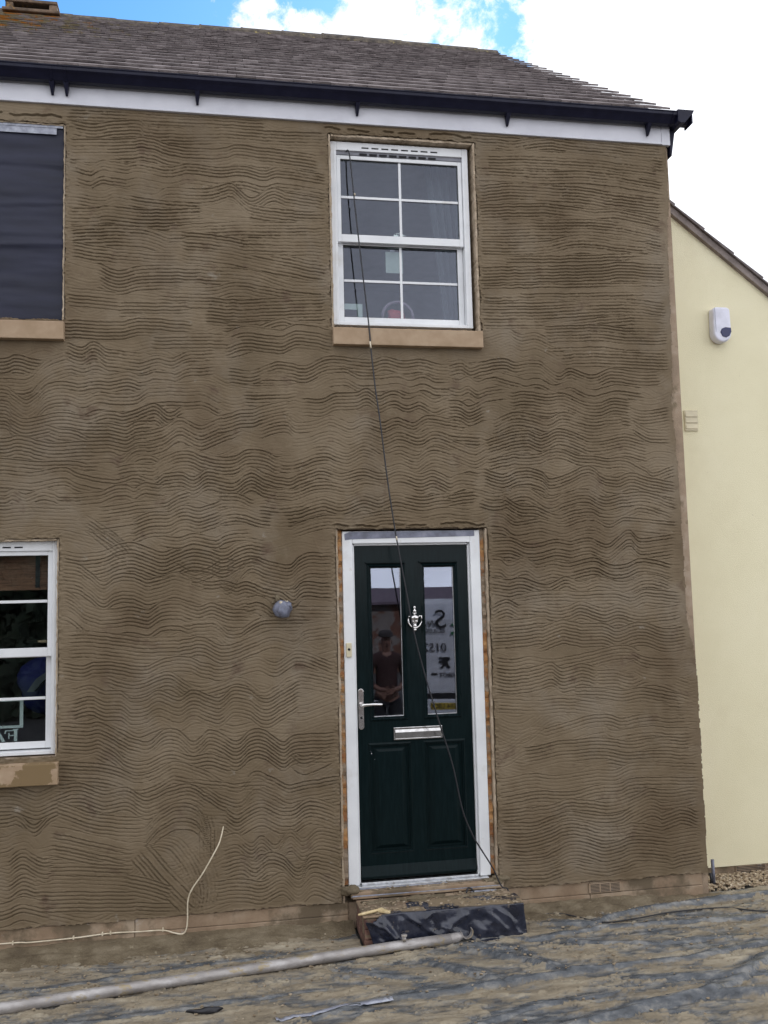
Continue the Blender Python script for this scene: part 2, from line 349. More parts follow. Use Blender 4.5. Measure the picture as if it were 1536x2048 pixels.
# ---- combed render coat as a real relief
dx, dz = .0055, .0027
gx = np.concatenate([np.arange(XL, -1.75, .014), np.arange(-1.75, XR + .001, dx)])
gz = np.arange(.125, 5.112, dz)
X, Z = np.meshgrid(gx, gz, indexing='ij')
rng = np.random.default_rng(11)
und = (fbm(X / .9, Z / .7, 1, 3) - .5) * .016 + (fbm(X / .16, Z / .1, 2, 3) - .5) * .005
fine = (fbm(X / .02, Z / .016, 3, 3) - .5) * .0016
G = np.zeros_like(X); ERA = np.zeros_like(X)
def stroke(xc, zc, ln, ht, amp, wl, ph, tilt=0., sp=.0215, depth=1., erase=.8, drift=0., curve=0.):
    """one pull of the notched comb: parallel wavy grooves"""
    ct, st = math.cos(tilt), math.sin(tilt)
    R_ = math.hypot(ln, ht) / 2 + amp + abs(curve) + .05
    i0, i1 = np.searchsorted(gx, [xc - R_, xc + R_]); j0, j1 = np.searchsorted(gz, [zc - R_, zc + R_])
    if i1 - i0 < 3 or j1 - j0 < 3: return
    x = X[i0:i1, j0:j1] - xc; z = Z[i0:i1, j0:j1] - zc
    u = x * ct + z * st; v = -x * st + z * ct
    wob = vn(u / (wl * .8), u * 0 + ph, 5) - .5
    path = amp * (.55 + .9 * vn(u / .35, u * 0 + ph * 3, 6)) * np.sin(2 * math.pi * (u / wl + .35 * wob) + ph) + drift * u + curve * (2 * u / ln) ** 2
    path += .006 * (vn(u / .05, u * 0 + ph, 8) - .5)
    vv = v - path
    k = np.floor(vv / sp); fr = (vv / sp - k - .5) * sp
    kt = vn(k * 1.7 + ph * 5, k * 0 + ph, 9)                         # each tooth cuts to its own depth
    along = vn(u / .16 + k * 3.1, k * .7 + ph, 10); lift = vn(u / .4, u * 0 + ph * 2, 12)
    d = np.clip((.15 + 1.0 * kt) * (.25 + 1.1 * along) * (.45 + .9 * lift), 0, 1.1)
    crumb = .75 + .5 * vn(u / .006, vv / .004, 13)
    end = .02 + .03 * vn(k * 2.3, k * 0 + ph, 14)
    em = sstep(-ln / 2 - end, -ln / 2 + end, u) * (1 - sstep(ln / 2 - end, ln / 2 + end, u))
    vm = sstep(-ht / 2 - .004, -ht / 2 + .004, (k + .5) * sp) * (1 - sstep(ht / 2 - .004, ht / 2 + .004, (k + .5) * sp))
    w_ = .0030
    g = -.0072 * np.exp(-(fr / w_) ** 2) * crumb + .0024 * np.exp(-((fr - .0068) / .0026) ** 2) + .0018 * np.exp(-((fr + .0068) / .0026) ** 2)
    msk = em * vm * d * depth
    era = em * (1 - sstep(ht / 2, ht / 2 + .01, np.abs(vv))) * erase
    s_ = np.s_[i0:i1, j0:j1]
    G[s_] = G[s_] * (1 - era * (.35 + .65 * np.clip(d, 0, 1))) + g * msk
def zone(x, z):
    if z > 3.9:
        if x < .7: return (rng.uniform(.002, .018), rng.uniform(.3, .6), rng.uniform(-.05, .03), 1.)
        return (rng.uniform(.0, .007), rng.uniform(.4, .8), rng.uniform(-.04, .02), .95)
    if z > 2.6: return (rng.uniform(.010, .030), rng.uniform(.24, .42), rng.uniform(-.08, .08), 1.)
    if x > 1.68:
        return (rng.uniform(.006, .026) if z > 1.3 else rng.uniform(.004, .016), rng.uniform(.3, .5), rng.uniform(-.02, .10), 1.)
    return (rng.uniform(.020, .046), rng.uniform(.36, .52), rng.uniform(-.09, .09), 1.05)
rows = np.arange(.24, 5.12, .16)
for ri in rng.permutation(len(rows)):            # faint first scratches, and the part of the wall left of the picture
    z = rows[ri]; x = -4.5 + rng.uniform(0, .5)
    while x < 3.1:
        amp, wl, tl, dp = zone(x, z)
        ln = rng.uniform(.5, 1.6)
        if x + ln > -1.3: dp *= .40
        stroke(x + ln / 2, z + rng.uniform(-.04, .04), ln, rng.uniform(.14, .27), amp, wl, rng.uniform(0, 40), tl * .5, rng.uniform(.020, .0235), dp * rng.uniform(.55, 1.25), rng.uniform(.5, .95), drift=tl * .5)
        x += ln * rng.uniform(.72, .98)
def pull(pts, n, depth=1., erase=.9, sp=.0218):
    """a comb pull along a freehand line; pts are (x, z) on the wall, the line of the middle tooth"""
    P = smooth([(a, b, 0) for a, b in pts], 10); a0 = P[0]; d = P[-1] - P[0]
    an = math.atan2(d.y, d.x)
    an = an if abs(an) > .65 else 0.
    ct, st = math.cos(an), math.sin(an)
    us = np.array([(p - a0).x * ct + (p - a0).y * st for p in P]); vs = np.array([-(p - a0).x * st + (p - a0).y * ct for p in P])
    us = np.maximum.accumulate(us + np.arange(len(us)) * 1e-6); ln = us[-1]; ht = n * sp
    xa = min(p.x for p in P) - ht * abs(st) - .05; xb = max(p.x for p in P) + ht * abs(st) + .05
    za = min(p.y for p in P) - ht - .02; zb = max(p.y for p in P) + ht + .02
    i0, i1 = np.searchsorted(gx, [xa, xb]); j0, j1 = np.searchsorted(gz, [za, zb])
    if i1 - i0 < 3 or j1 - j0 < 3: return
    x = X[i0:i1, j0:j1] - a0.x; z = Z[i0:i1, j0:j1] - a0.y
    u = x * ct + z * st; v = -x * st + z * ct
    ph = rng.uniform(0, 60)
    path = np.interp(u.ravel(), us, vs).reshape(u.shape) + .006 * (vn(u / .045, u * 0 + ph, 8) - .5) + .003 * (vn(u / .012, u * 0 + ph, 19) - .5)
    vv = v - path + n * sp / 2
    k = np.floor(vv / sp); jit = (vn(k * 2.9 + ph, k * 0, 15) - .5) * .004; fr = (vv / sp - k - .5) * sp + jit
    kt = vn(k * 1.7 + ph * 5, k * 0 + ph, 9); along = vn(u / .20 + k * 2.1, k * .7 + ph, 10); lift = vn(u / .35, u * 0 + ph * 2, 12); press = vn(u / .5 + ph, k / 3. + ph, 16)
    pt = fbm((u + a0.x) / .22 + ph * .1, v / .10 + ph, 17, 3); nick = sstep(.20, .34, vn(u / .022 + k * 5.3, k + ph, 18))
    dd = np.clip((.22 + .95 * kt) * sstep(.06, .20, kt) * (.30 + 1.05 * along) * (.45 + .85 * lift) * (.35 + 1.1 * press) * (.58 + 1.0 * sstep(.30, .70, pt)) * (.45 + .55 * nick) * 1.25, 0, 1.35)
    crumb = .55 + .9 * vn(u / .008, vv / .004, 13)
    end = .012 + .035 * vn(k * 2.3, k * 0 + ph, 14)
    em = sstep(-end, end, u) * (1 - sstep(ln - end, ln + end, u)); inn = ((k >= 0) & (k < n)).astype(float)
    g = -.0150 * np.exp(-(np.abs(fr) / .0027) ** 2.) * crumb + .0012 * np.exp(-((fr - .0066) / .0028) ** 2) + .0012 * np.exp(-((fr + .0066) / .0028) ** 2)
    era = em * sstep(-.004, .004, vv) * (1 - sstep(n * sp - .004, n * sp + .004, vv)) * erase
    s_ = np.s_[i0:i1, j0:j1]
    G[s_] = G[s_] * (1 - era) + g * em * inn * dd * depth
CF = 1827.49
def on_wall(px, py):
    r = r_ * ((px - 768) / CF) + u_ * ((1024 - py) / CF) + f_; t = 5.69 / r.y; return (r.x * t, 1.98 + r.z * t)
TILES = {   # each set: origin and scale of the drawing grid, then (teeth, depth, line)
(130, 220, 2.898): [(6,1.3,(20,50,300,60,600,80,850,90,1150,110)),(8,.9,(40,130,150,150,320,130,430,130,480,160,700,170,950,170,1200,190,1500,200)),(8,1,(30,240,200,240,300,240,470,230,600,270,750,290,900,290,1000,270,1150,290,1200,290,1450,330)),
 (8,.9,(70,370,150,390,220,360,350,380,430,370,600,400,720,380,900,400,1030,390,1150,420,1250,400,1500,440)),(6,1.1,(80,500,220,520,300,500,500,540,600,500,800,510,900,490,970,480,1080,560,1200,500,1300,530,1500,560)),
 (7,1.4,(380,560,600,590,780,600)),(6,1.1,(1080,600,1300,630,1500,640)),(7,1.1,(30,630,180,630,250,620,480,640,780,630)),(7,1.1,(50,740,250,730,450,740,580,780)),(6,.9,(600,720,1000,700,1500,700)),(10,1,(690,800,900,820,1150,870,1500,940)),(6,.9,(1050,790,1500,800)),
 (6,.6,(50,820,250,850,460,870,640,880)),(8,1,(200,960,300,1000,500,970,850,980,1100,1000,1300,1060,1520,1070)),(6,.7,(20,1080,300,1110)),(7,.9,(540,1080,850,1090,1000,1060,1300,1110,1500,1130)),(6,1.4,(330,1170,700,1170)),(9,1.4,(830,1170,1000,1180,1250,1170,1500,1160)),
 (7,1.2,(0,1260,300,1270,450,1250,720,1270)),(5,1.1,(940,1270,1230,1260)),(5,1.2,(520,1340,920,1340)),(8,.9,(950,1370,1100,1330,1250,1280,1350,1300,1536,1310))],
(940, 260, 3.657): [(6,.9,(0,50,280,70,460,90,560,110,620,90,900,110,1400,130)),(8,1,(200,150,330,160,560,130,650,140,800,160,1100,190,1400,220)),(8,.8,(140,230,400,230,600,240,900,260,1350,310)),(5,1.3,(30,330,200,330,500,350,800,350,1100,380,1400,430)),
 (7,.9,(80,480,300,460,600,480,800,490,1000,520,1380,570)),(7,1.2,(60,620,300,610,560,610,900,650,1100,650,1380,710)),(9,1,(70,760,500,750,900,750,1100,770,1390,830)),(9,1,(80,910,500,910,800,860,1100,890,1300,910)),(5,1.1,(280,970,620,970,950,960,1250,950)),
 (8,1.2,(70,1090,500,1080,900,1070,1100,1050,1410,1070)),(8,1,(90,1220,700,1210,1400,1200)),(9,1.1,(90,1360,500,1360,1100,1330,1420,1360)),(8,1,(560,1500,1100,1440,1440,1450))],
(0, 660, 3.2): [(6,.8,(0,240,100,220,200,240,260,250)),(8,1,(0,370,100,375,190,365,260,300,340,250,450,220,530,240,620,220,700,250,800,260,900,270,1000,240,1100,260,1200,220,1350,210)),(6,.8,(430,140,520,170,600,130,680,180,760,190,900,210)),
 (9,1.1,(0,450,80,490,160,540,230,500,300,440,400,420,500,440)),(8,1,(430,370,520,380,620,360,700,370,820,350,900,370,1000,350,1130,365)),(8,.8,(430,480,530,510,620,480,760,490,870,480,950,440,1050,430,1200,430,1300,430,1400,480)),
 (7,1.3,(0,560,80,610,160,640,260,620,400,600,560,620,680,590,800,600,920,560,1000,540,1080,600,1160,560)),(8,1,(300,690,360,710,480,730,580,770,700,770,780,790,860,730,960,720,1050,700,1150,640,1280,690,1400,650,1536,600)),(8,1,(560,680,700,680,800,700,870,670,960,660)),
 (9,.9,(0,790,120,770,230,800,350,820,480,810,600,810)),(6,1,(0,880,130,890,230,900,330,900,480,900,560,920)),(5,1.3,(820,920,880,860,960,850,1040,880,1120,840,1200,800,1290,830,1400,860,1500,870)),(8,1.3,(760,960,860,940,980,940,1040,900,1140,860,1220,860,1320,900,1440,920,1536,900)),
 (7,1.2,(880,1000,980,1030,1060,990,1160,980,1240,1010,1320,960,1400,970,1500,1010)),(8,.8,(0,980,130,990,250,990,400,960,500,1000,700,1040,850,1010)),(7,.8,(0,1110,80,1090,160,1120,260,1090,340,1100,400,1120,620,1110,700,1080,800,1060,860,1080,920,1050,1040,1060)),
 (7,.8,(0,1200,120,1190,300,1190,500,1200)),(8,1.1,(640,1220,800,1200,900,1180,1050,1170,1120,1130,1200,1100)),(8,1.1,(860,1290,960,1250,1080,1240,1180,1200,1280,1220,1400,1180,1536,1170)),(5,.9,(560,1240,640,1290,720,1344,800,1410),.2)],
(440, 660, 2.954): [(8,1,(40,80,150,50,260,60,360,70,450,40,560,50,650,70)),(6,.9,(60,280,200,290,340,240,500,260,620,210,720,210,800,220,900,225,980,210,1080,230,1200,225,1300,250,1400,250,1536,240)),(6,1,(230,310,440,310)),(6,1,(650,290,740,280,820,320,940,320,1040,310,1120,330,1200,310,1280,340,1380,340,1460,350,1536,350)),
 (8,1.3,(160,400,300,400,440,390)),(6,.8,(500,460,600,460,680,430,800,420,870,400,940,440,1020,410,1100,440,1180,420,1260,460,1340,440,1440,480,1536,490)),(6,1.3,(0,560,120,530,200,520,300,490,400,470)),(6,1,(250,590,330,560,400,560,450,600,560,590,660,560,770,600,860,570,960,600,1040,570,1140,600,1220,560,1320,570,1440,590)),
 (8,.8,(430,700,520,690,650,650,760,690,860,660,960,690,1060,660,1180,690,1270,650,1380,680,1536,690)),(8,1.2,(360,790,450,790,600,740,740,780,860,740,980,800,1060,780,1160,810,1260,760,1380,790,1440,760)),(6,1.4,(0,800,80,800,160,760,260,770,330,800)),
 (8,1.3,(0,930,80,940,180,880,270,920,400,950,480,920,600,890,720,920,840,890,960,920,1060,890,1180,920,1260,900,1360,940,1460,910,1520,920)),(6,1,(270,980,420,1000,540,960,640,950,760,970,860,940,1000,970)),(8,1,(240,1100,420,1110,600,1060,720,1080,840,1040,940,1060,1040,1030,1180,1060,1300,1040,1470,1050)),
 (6,1.1,(0,1020,100,1020,190,1060)),(5,.8,(0,1110,100,1090,240,1130)),(5,.9,(440,1190,600,1140,800,1140,960,1110,1080,1110,1200,1130))],
(900, 640, 3.072): [(8,1.3,(380,130,440,160,520,150,580,170,660,210)),(9,1.1,(600,120,900,110,1100,130,1330,130)),(6,1,(700,250,900,240,1330,260)),(5,1.2,(0,300,70,290,120,320,200,300,330,280,400,300,540,290,600,330,670,370,740,340,870,380,1000,340,1140,360,1280,360)),
 (8,1,(0,430,60,440,110,420,170,450,230,430,330,420)),(7,1.2,(0,560,60,560,120,590,200,560)),(5,1.1,(280,360,400,390,470,410,540,400,640,440,740,420,870,470,1020,440,1180,460)),(10,1,(380,520,480,510,600,530,700,520,820,570,920,580,1000,550,1100,560)),
 (9,1.2,(270,700,400,650,500,660,600,690,700,650,860,690,960,680,1070,670)),(8,1.2,(230,810,350,770,470,750,560,780,660,740,760,760,860,800,980,790,1070,770,1200,800)),(9,1,(1110,600,1200,620,1340,600)),(5,1.2,(1130,660,1220,710,1330,720)),
 (5,1.2,(250,900,380,870,520,870,660,830,790,870,900,880,960,890,1080,890,1200,950,1250,980,1370,940)),(9,1.1,(220,1000,320,1030,450,990,560,1010,620,1060,720,1030,850,980,940,1030,1030,1050,1120,1020,1230,1050,1380,1080)),(6,1.2,(190,1100,290,1120,460,1080,600,1150,700,1120,830,1090,950,1140,1060,1120,1200,1110,1360,1160)),
 (7,1,(340,1150,420,1200,520,1210,660,1260,740,1240,850,1220,940,1250,1040,1250,1180,1200,1370,1260)),(5,1.1,(0,1020,60,990,150,1000)),(4,1.1,(0,1110,150,1090)),(7,.6,(0,800,60,820,150,850,220,820))],
(110, 1040, 2.603): [(9,1.1,(50,240,150,255,250,240,330,205,400,195,470,215,560,245,640,215,720,190,800,205,880,225,950,190,1010,170,1080,185)),(9,1.35,(55,300,120,310,180,350,250,400,320,360,400,360,480,385,560,370,620,350,700,370,800,400,870,390,940,410,1000,400,1080,430,1130,470)),
 (9,1.2,(60,450,110,480,160,520,240,545,320,540,400,530,480,545,560,505,640,500,740,530,820,510,900,540,1000,545)),(8,1.2,(80,650,200,650,320,665,440,680,560,680,640,680)),(8,1.1,(680,600,760,590,830,590,900,640,960,640,1040,590,1120,570,1250,570,1320,570)),
 (6,1,(640,680,760,660,860,700,940,690,1040,650,1140,620,1250,640,1300,590,1420,570)),(5,1,(50,790,130,800,220,780,300,780,400,800,480,800,580,760,680,750,760,780,860,800,950,780,1050,750,1150,780,1250,720,1340,740,1440,780)),
 (6,.9,(280,860,370,890,460,885,540,850,600,840,680,890,760,920,850,900,940,870,1000,880,1080,930,1150,900,1220,850,1300,830,1440,860)),(6,.9,(100,1030,200,1010,280,1020,360,1050,440,1085,560,1040,640,1060,740,1010,860,1060,940,1080,1060,1050)),
 (9,1.15,(100,960,180,940,260,970,340,970,400,1010,470,1000,540,965,640,1000,720,965,800,990,860,1000,930,950,1010,960,1090,1010,1180,970,1260,920)),(6,1.2,(1060,340,1130,360,1180,370,1240,410,1300,370,1430,380)),(6,1.2,(1260,460,1430,465)),(6,1.2,(1000,450,1060,440,1130,480)),
 (8,1.2,(1060,260,1130,285,1220,300,1270,260,1330,235,1430,240)),(5,1,(640,250,720,290,800,270,860,230,930,230),.2),(5,1,(760,330,840,320,900,350,960,290,1020,240,1100,270),.2),(5,.8,(180,30,240,80,320,140,360,180),.1),(4,.9,(560,110,640,120,720,100,830,120,900,90,1000,80))],
(0, 1440, 2.194): [(9,1.3,(270,80,370,85,440,80,520,120,580,150,650,160,720,110,780,110,850,160,920,110,980,130,1040,160,1100,110,1160,110,1240,160,1300,130,1460,120)),(6,1,(430,130,500,170,560,215,640,220,740,180,840,200,920,190,1000,215)),
 (9,1.2,(260,250,430,260,520,280,600,310,680,290,760,250,850,270,920,300,970,330,1050,350,1120,290,1200,320,1260,350,1320,340,1480,310)),(7,1,(260,340,350,330,450,360,560,350,640,390,740,350,830,330,900,370)),(8,1.2,(640,530,700,465,780,425,850,435,900,490,930,560)),
 (6,1,(900,430,915,500,915,600),.2),(7,1.3,(620,590,700,680,780,760,850,830)),(6,1.1,(200,640,350,640,560,650)),(6,1.1,(160,730,400,730,560,740)),(6,1.2,(250,560,400,590,560,600)),(8,1.4,(560,740,650,760,740,790)),(6,.9,(130,800,400,800,580,800)),(4,1.2,(600,830,740,835)),
 (7,1,(20,420,80,410,150,460,220,400,300,370)),(6,.9,(0,560,60,540,120,530,170,590)),(8,1.2,(40,650,100,610,170,650,220,650)),(6,1.2,(40,760,100,720,160,740)),(7,.9,(0,860,100,830,200,850)),(8,1,(0,345,80,350,160,380,240,345)),(7,1.1,(240,520,340,540,480,570,560,590)),(6,.9,(250,400,400,450,560,470,620,470)),
 (6,.7,(640,560,720,540,790,580,850,680,880,780),.5),(7,.7,(820,560,880,640,910,740,900,820),.5),(8,1.1,(990,430,1040,460,1090,430,1150,410,1220,440,1290,440,1360,400,1470,430)),(7,1.1,(990,560,1040,550,1100,590,1150,560,1210,600,1270,530,1330,570,1400,520,1490,540)),
 (9,.9,(990,680,1060,660,1120,690,1180,650,1240,660,1310,720,1370,650,1490,680)),(7,.7,(950,760,1060,750,1150,760,1240,720,1310,770,1380,720,1480,760)),(6,1,(1280,170,1340,200,1460,150),.2),(4,.8,(770,260,850,270,940,280,1040,290,1140,280,1200,300),.15)],
(950, 1040, 3.2): [(7,.9,(100,20,180,30,260,80,380,60,440,60,560,90,660,60,760,50,860,90,960,50,1100,60,1280,80)),(8,1,(120,190,230,190,340,230,430,220,520,200,620,210,740,190,850,230,980,140,1060,190,1260,170)),(8,1.25,(80,310,160,310,220,350,320,320,400,360,500,340,600,350,760,320,860,360,960,360,1080,320,1250,360)),
 (7,1.1,(80,430,200,450,300,440,460,480,580,430,680,460,800,430,960,460,1100,410,1240,440)),(7,1,(300,540,450,520,580,520,680,530,780,520,900,520,1000,540,1100,510,1300,530)),(6,1.1,(100,610,200,565,280,600)),(8,1.2,(300,620,400,620,560,640,680,600,820,640,920,620,1060,650,1300,620)),
 (9,1.3,(110,740,260,730,400,710,480,710)),(8,1.2,(420,770,560,720,680,740,820,740,920,770,1060,730,1200,770,1340,760)),(5,.8,(140,930,250,940,360,920,480,940,600,920,700,900,780,880,860,860,980,850,1050,880)),(8,1.1,(150,1030,240,1040,380,1020,490,990,560,1030,680,1000,760,1020)),
 (8,1,(800,1040,900,1040,1000,1060,1100,1030,1200,1040,1370,1100)),(8,1,(1010,920,1120,960,1300,970)),(6,1.3,(640,1130,760,1130,860,1140,960,1150,1060,1130,1200,1150,1300,1170)),(6,.6,(140,1180,400,1190,600,1180,900,1220,1300,1230))],
(970, 1420, 3.2): [(6,1.3,(380,180,560,130,680,90,800,90,880,110,1000,90,1080,80,1160,90,1280,90)),(7,1.1,(650,190,760,170,820,200,920,190,1060,170,1170,180,1300,180)),(7,1,(270,310,380,290,470,270,560,260,700,250,800,250,920,270,1060,250,1170,240,1280,250)),(7,1.2,(800,320,920,340,1060,330,1170,330,1290,340)),
 (5,1,(100,490,300,455,460,465,700,430,830,430,980,380,1350,390)),(6,1,(110,620,330,580,560,580,720,540,860,530,980,490,1350,490)),(5,.9,(110,690,400,660,560,620,820,640,980,580,1060,550,1160,560,1330,540)),(7,1.2,(130,790,300,790,400,760,540,720,700,740,840,740,960,680,1060,640,1160,660,1350,630)),
 (8,1.3,(150,870,280,870,400,840,520,790,640,800,760,830,880,820,960,800,1140,830)),(8,1.1,(1140,740,1260,700,1360,730)),(8,1.1,(190,980,300,990,420,960,540,900,660,910,760,940,860,920,940,890,1060,890,1200,910)),(5,1.4,(180,1020,350,1010,460,980)),(8,1.2,(1170,860,1370,830)),(6,1.1,(1190,960,1380,920)),
 (5,1,(580,1010,780,1040,960,990)),(4,.9,(200,1070,380,1070,500,1030))]}
for (ox, oy, q_), L_ in TILES.items():
    for it in L_:
        f = it[2]; pts = [on_wall(ox + f[i] / q_, oy + f[i + 1] / q_) for i in range(0, len(f), 2)]
        if ox == 0 and f[0] < 30: pts = [(pts[0][0] - .35, pts[0][1] + rng.uniform(-.03, .03))] + pts
        pull(pts, it[0], it[1] * rng.uniform(.9, 1.1), it[3] if len(it) > 3 else .9)
# smooth trowel dabs that wiped the comb marks
for _ in range(45):
    cx, cz = rng.uniform(-1.8, 3.), rng.uniform(.2, 5.); a, b = rng.uniform(.04, .17), rng.uniform(.02, .08)
    q = ((X - cx) / a) ** 2 + ((Z - cz) / b) ** 2 + (fbm(X / .06, Z / .04, 20, 2) - .5) * .9
    G *= 1 - (1 - sstep(.55, 1.15, q)) * rng.uniform(.4, .95)
# lap ridges between trowelled areas
lap = np.zeros_like(X)
for _ in range(34):
    cx, cz = rng.uniform(-1.7, 3.), rng.uniform(.3, 4.9); L_ = rng.uniform(.06, .2); an = rng.uniform(-1.9, -1.2)
    u = (X - cx) * math.cos(an) + (Z - cz) * math.sin(an); v = -(X - cx) * math.sin(an) + (Z - cz) * math.cos(an)
    lap += .0022 * np.exp(-((v + .006 * (vn(u / .03, u * 0, 31) - .5)) / .003) ** 2) * (1 - sstep(L_ * .7, L_, np.abs(u)))
rag = sstep(.62, .80, vn(X / .011, Z / .007, 25)) * sstep(.35, .7, fbm(X / .12, Z / .08, 26, 3))
near = np.clip(-G / .006, 0, 1); near = np.maximum(near, np.roll(near, 2, 1)); near = np.maximum(near, np.roll(near, 2, 1))
G += .0032 * rag * near
# margins: grooves die out near the openings and the corner
marg = np.ones_like(X); lip = np.zeros_like(X); inside = np.zeros(X.shape, bool)
for n_, (x0, x1, z0, z1) in enumerate(OPS):
    jx = .030 * (fbm(Z / .06, Z * 0 + n_, 40, 5, .65) - .5); jz = .026 * (fbm(X / .05, X * 0 + n_, 44, 5, .65) - .5)
    wx = .001
    sdx = np.maximum(x0 - wx - X, X - (x1 + wx)) + jx; sdz = np.maximum(z0 - Z, Z - z1) + jz
    if n_ < 3: sdz = np.where(Z < (z0 + z1) / 2, sdz + .004, sdz)
    sd_ = np.where((sdx > 0) & (sdz > 0), np.hypot(np.maximum(sdx, 0), np.maximum(sdz, 0)), np.maximum(sdx, sdz))
    inside |= sd_ < 0
    marg *= sstep(.008, .04, sd_ + .03 * (vn(X / .05, Z / .02, 50) - .5))
    lip += .009 * (1 - sstep(0, .026, np.abs(sd_ - .010))) * (vn(X / .013, Z / .011, 52) - .42) + .005 * (1 - sstep(0, .05, sd_)) * (fbm(X / .03, Z / .05, 53, 3) - .5)
# uneven right edge, uneven bottom edge
strip = .058 * sstep(1.45, 1.9, Z) * (1 - .75 * sstep(4.35, 4.75, Z)) * (.70 + .5 * vn(Z / .5, Z * 0, 60)) + .004
edgex = np.minimum(XR, XR - strip + .022 * (fbm(Z / .05, Z * 0, 61, 5, .65) - .5))
inside |= X > edgex
marg *= sstep(.01, .06, edgex - X + .04 * (vn(X / .03, Z / .03, 62) - .5))
bot = .162 + .016 * (fbm(X / .12, X * 0, 63, 5) - .5) * 2 + .012 * (vn(X / .02, X * 0, 64) - .5)
inside |= Z < bot
marg *= sstep(.0, .035, Z - bot)
lip += .007 * (1 - sstep(0, .02, Z - bot)) * (vn(X / .02, Z / .01, 65) - .2)
lip += .005 * (1 - sstep(0, .02, edgex - X)) * (vn(X / .01, Z / .02, 66) - .4)
# torn edge line above the windows
for x0, x1, zc in ((.66, 1.70, 5.062), (-1.9, -.93, 5.02), (.68, 1.70, 2.447)):
    ln_ = zc + .02 * (fbm(X / .07, X * 0, 70, 4) - .5) * 2
    inm = sstep(x0 - .01, x0 + .02, X) * (1 - sstep(x1 - .02, x1 + .01, X))
    lip += (-.014 * np.exp(-((Z - ln_) / .004) ** 2) + .008 * np.exp(-((Z - ln_ - .009) / .006) ** 2)) * inm * sstep(.3, .5, vn(X / .05, X * 0, 71))
G *= marg
Hh = und + fine + G + lap + lip + .012
Hh = np.maximum(Hh, .001)
keepv = ~inside
Fq = keepv[:-1, :-1] & keepv[1:, :-1] & keepv[1:, 1:] & keepv[:-1, 1:]
idx = np.arange(X.size).reshape(X.shape)
F = np.stack([idx[:-1, :-1], idx[1:, :-1], idx[1:, 1:], idx[:-1, 1:]], -1)[Fq]
V = np.stack([X, -Hh, Z], -1).reshape(-1, 3)
# returns: every boundary edge goes back to the masonry
pf = np.pad(Fq, 1); rets = []
a = Fq & ~pf[:-2, 1:-1]; rets.append(np.stack([idx[:-1, 1:][a], idx[:-1, :-1][a]], -1))
a = Fq & ~pf[2:, 1:-1]; rets.append(np.stack([idx[1:, :-1][a], idx[1:, 1:][a]], -1))
a = Fq & ~pf[1:-1, :-2]; rets.append(np.stack([idx[:-1, :-1][a], idx[1:, :-1][a]], -1))
a = Fq & ~pf[1:-1, 2:]; rets.append(np.stack([idx[1:, 1:][a], idx[:-1, 1:][a]], -1))
E_ = np.concatenate(rets); nV = len(V)
bp = V[E_.ravel()].copy(); fp = bp.copy(); bp[:, 1] = .009
q = np.arange(len(E_)) * 2
RF = np.stack([nV + q, nV + len(bp) + q, nV + len(bp) + q + 1, nV + q + 1], -1)
V = np.concatenate([V, fp, bp]); 
used = np.zeros(len(V), bool); F = np.concatenate([F, RF]); used[F.ravel()] = True
remap = np.cumsum(used) - 1
render_coat = quadmesh('render_coat', V[used], remap[F], 'render', house)
del X, Z, G, Hh, und, fine, marg, lip, lap

M['reveal'] = material('pale_reveal', (.40, .315, .225), .9, (.31, .24, .165), (.48, .39, .29), 9, 8, bump=.9, bscale=90, bdist=.004, extra=[((.22, .17, .11), 13, .58, .66)])
for (x0, x1, z0, z1), t_, wh in ((OP_UP, .014, 'LRT'), (OP_UL, .010, 'RT'), (OP_LL, .010, 'RT'), (OP_DR, .013, 'LR')):
    for c_ in wh:
        n_ = 60; mb = MB(); rr = random.Random(int(x0 * 99 + ord(c_))); vs = []
        for k in range(n_ + 1):
            q = k / n_; w_ = t_ * rr.uniform(.75, 1.25); y = -.003 + rr.uniform(-.003, .003)
            if c_ == 'T': a = x0 + t_ * 1.3 + (x1 - x0 - 2.6 * t_) * q; vs += [(a, y, z1 - .0005), (a, y, z1 - w_), (a, .20, z1 - w_)]
            else:
                zz_ = z0 + .002 + (z1 - z0 - .004) * q; e = x0 + .0005 if c_ == 'L' else x1 - .0005; f = x0 + w_ if c_ == 'L' else x1 - w_
                vs += [(e, y, zz_), (f, y, zz_), (f, .20, zz_)]
        fl_ = c_ in 'R'
        fs = [f if fl_ else f[::-1] for k in range(n_) for f in ((3 * k, 3 * k + 3, 3 * k + 4, 3 * k + 1), (3 * k + 1, 3 * k + 4, 3 * k + 5, 3 * k + 2))]
        mb.add(vs, fs); mb.build('reveal', 'reveal', house)
# brick reveals beside the door frame
for xa, xb in ((.7125, .7405), (1.6415, 1.6675)):
    mb = MB(); ny = 90; rr = random.Random(int(xa * 100)); vs = []
    for k in range(ny + 1):
        z = .25 + 2.17 * k / ny; y = .022 + rr.uniform(-.006, .006) + (.008 if k % 3 == 0 else 0); j = rr.uniform(-.003, .003)
        vs += [(xa, y, z), (xb + j * 0, y + rr.uniform(-.003, .003), z)]
    mb.add(vs, [(2 * k, 2 * k + 1, 2 * k + 3, 2 * k + 2) for k in range(ny)]); n_ = len(mb.v)
    mb.add([(xa, .2, .25), (xb, .2, .25), (xb, .2, 2.42), (xa, .2, 2.42)], [(0, 3, 2, 1)])
    mb.add([(xa, vs[0][1], .25), (xa, .2, .25), (xa, .2, 2.42), (xa, vs[-2][1], 2.42), (xb, vs[0][1], .25), (xb, .2, .25), (xb, .2, 2.42), (xb, vs[-1][1], 2.42)], [(0, 3, 2, 1), (4, 5, 6, 7)])
    mb.build('brick_reveal', 'brick', house)

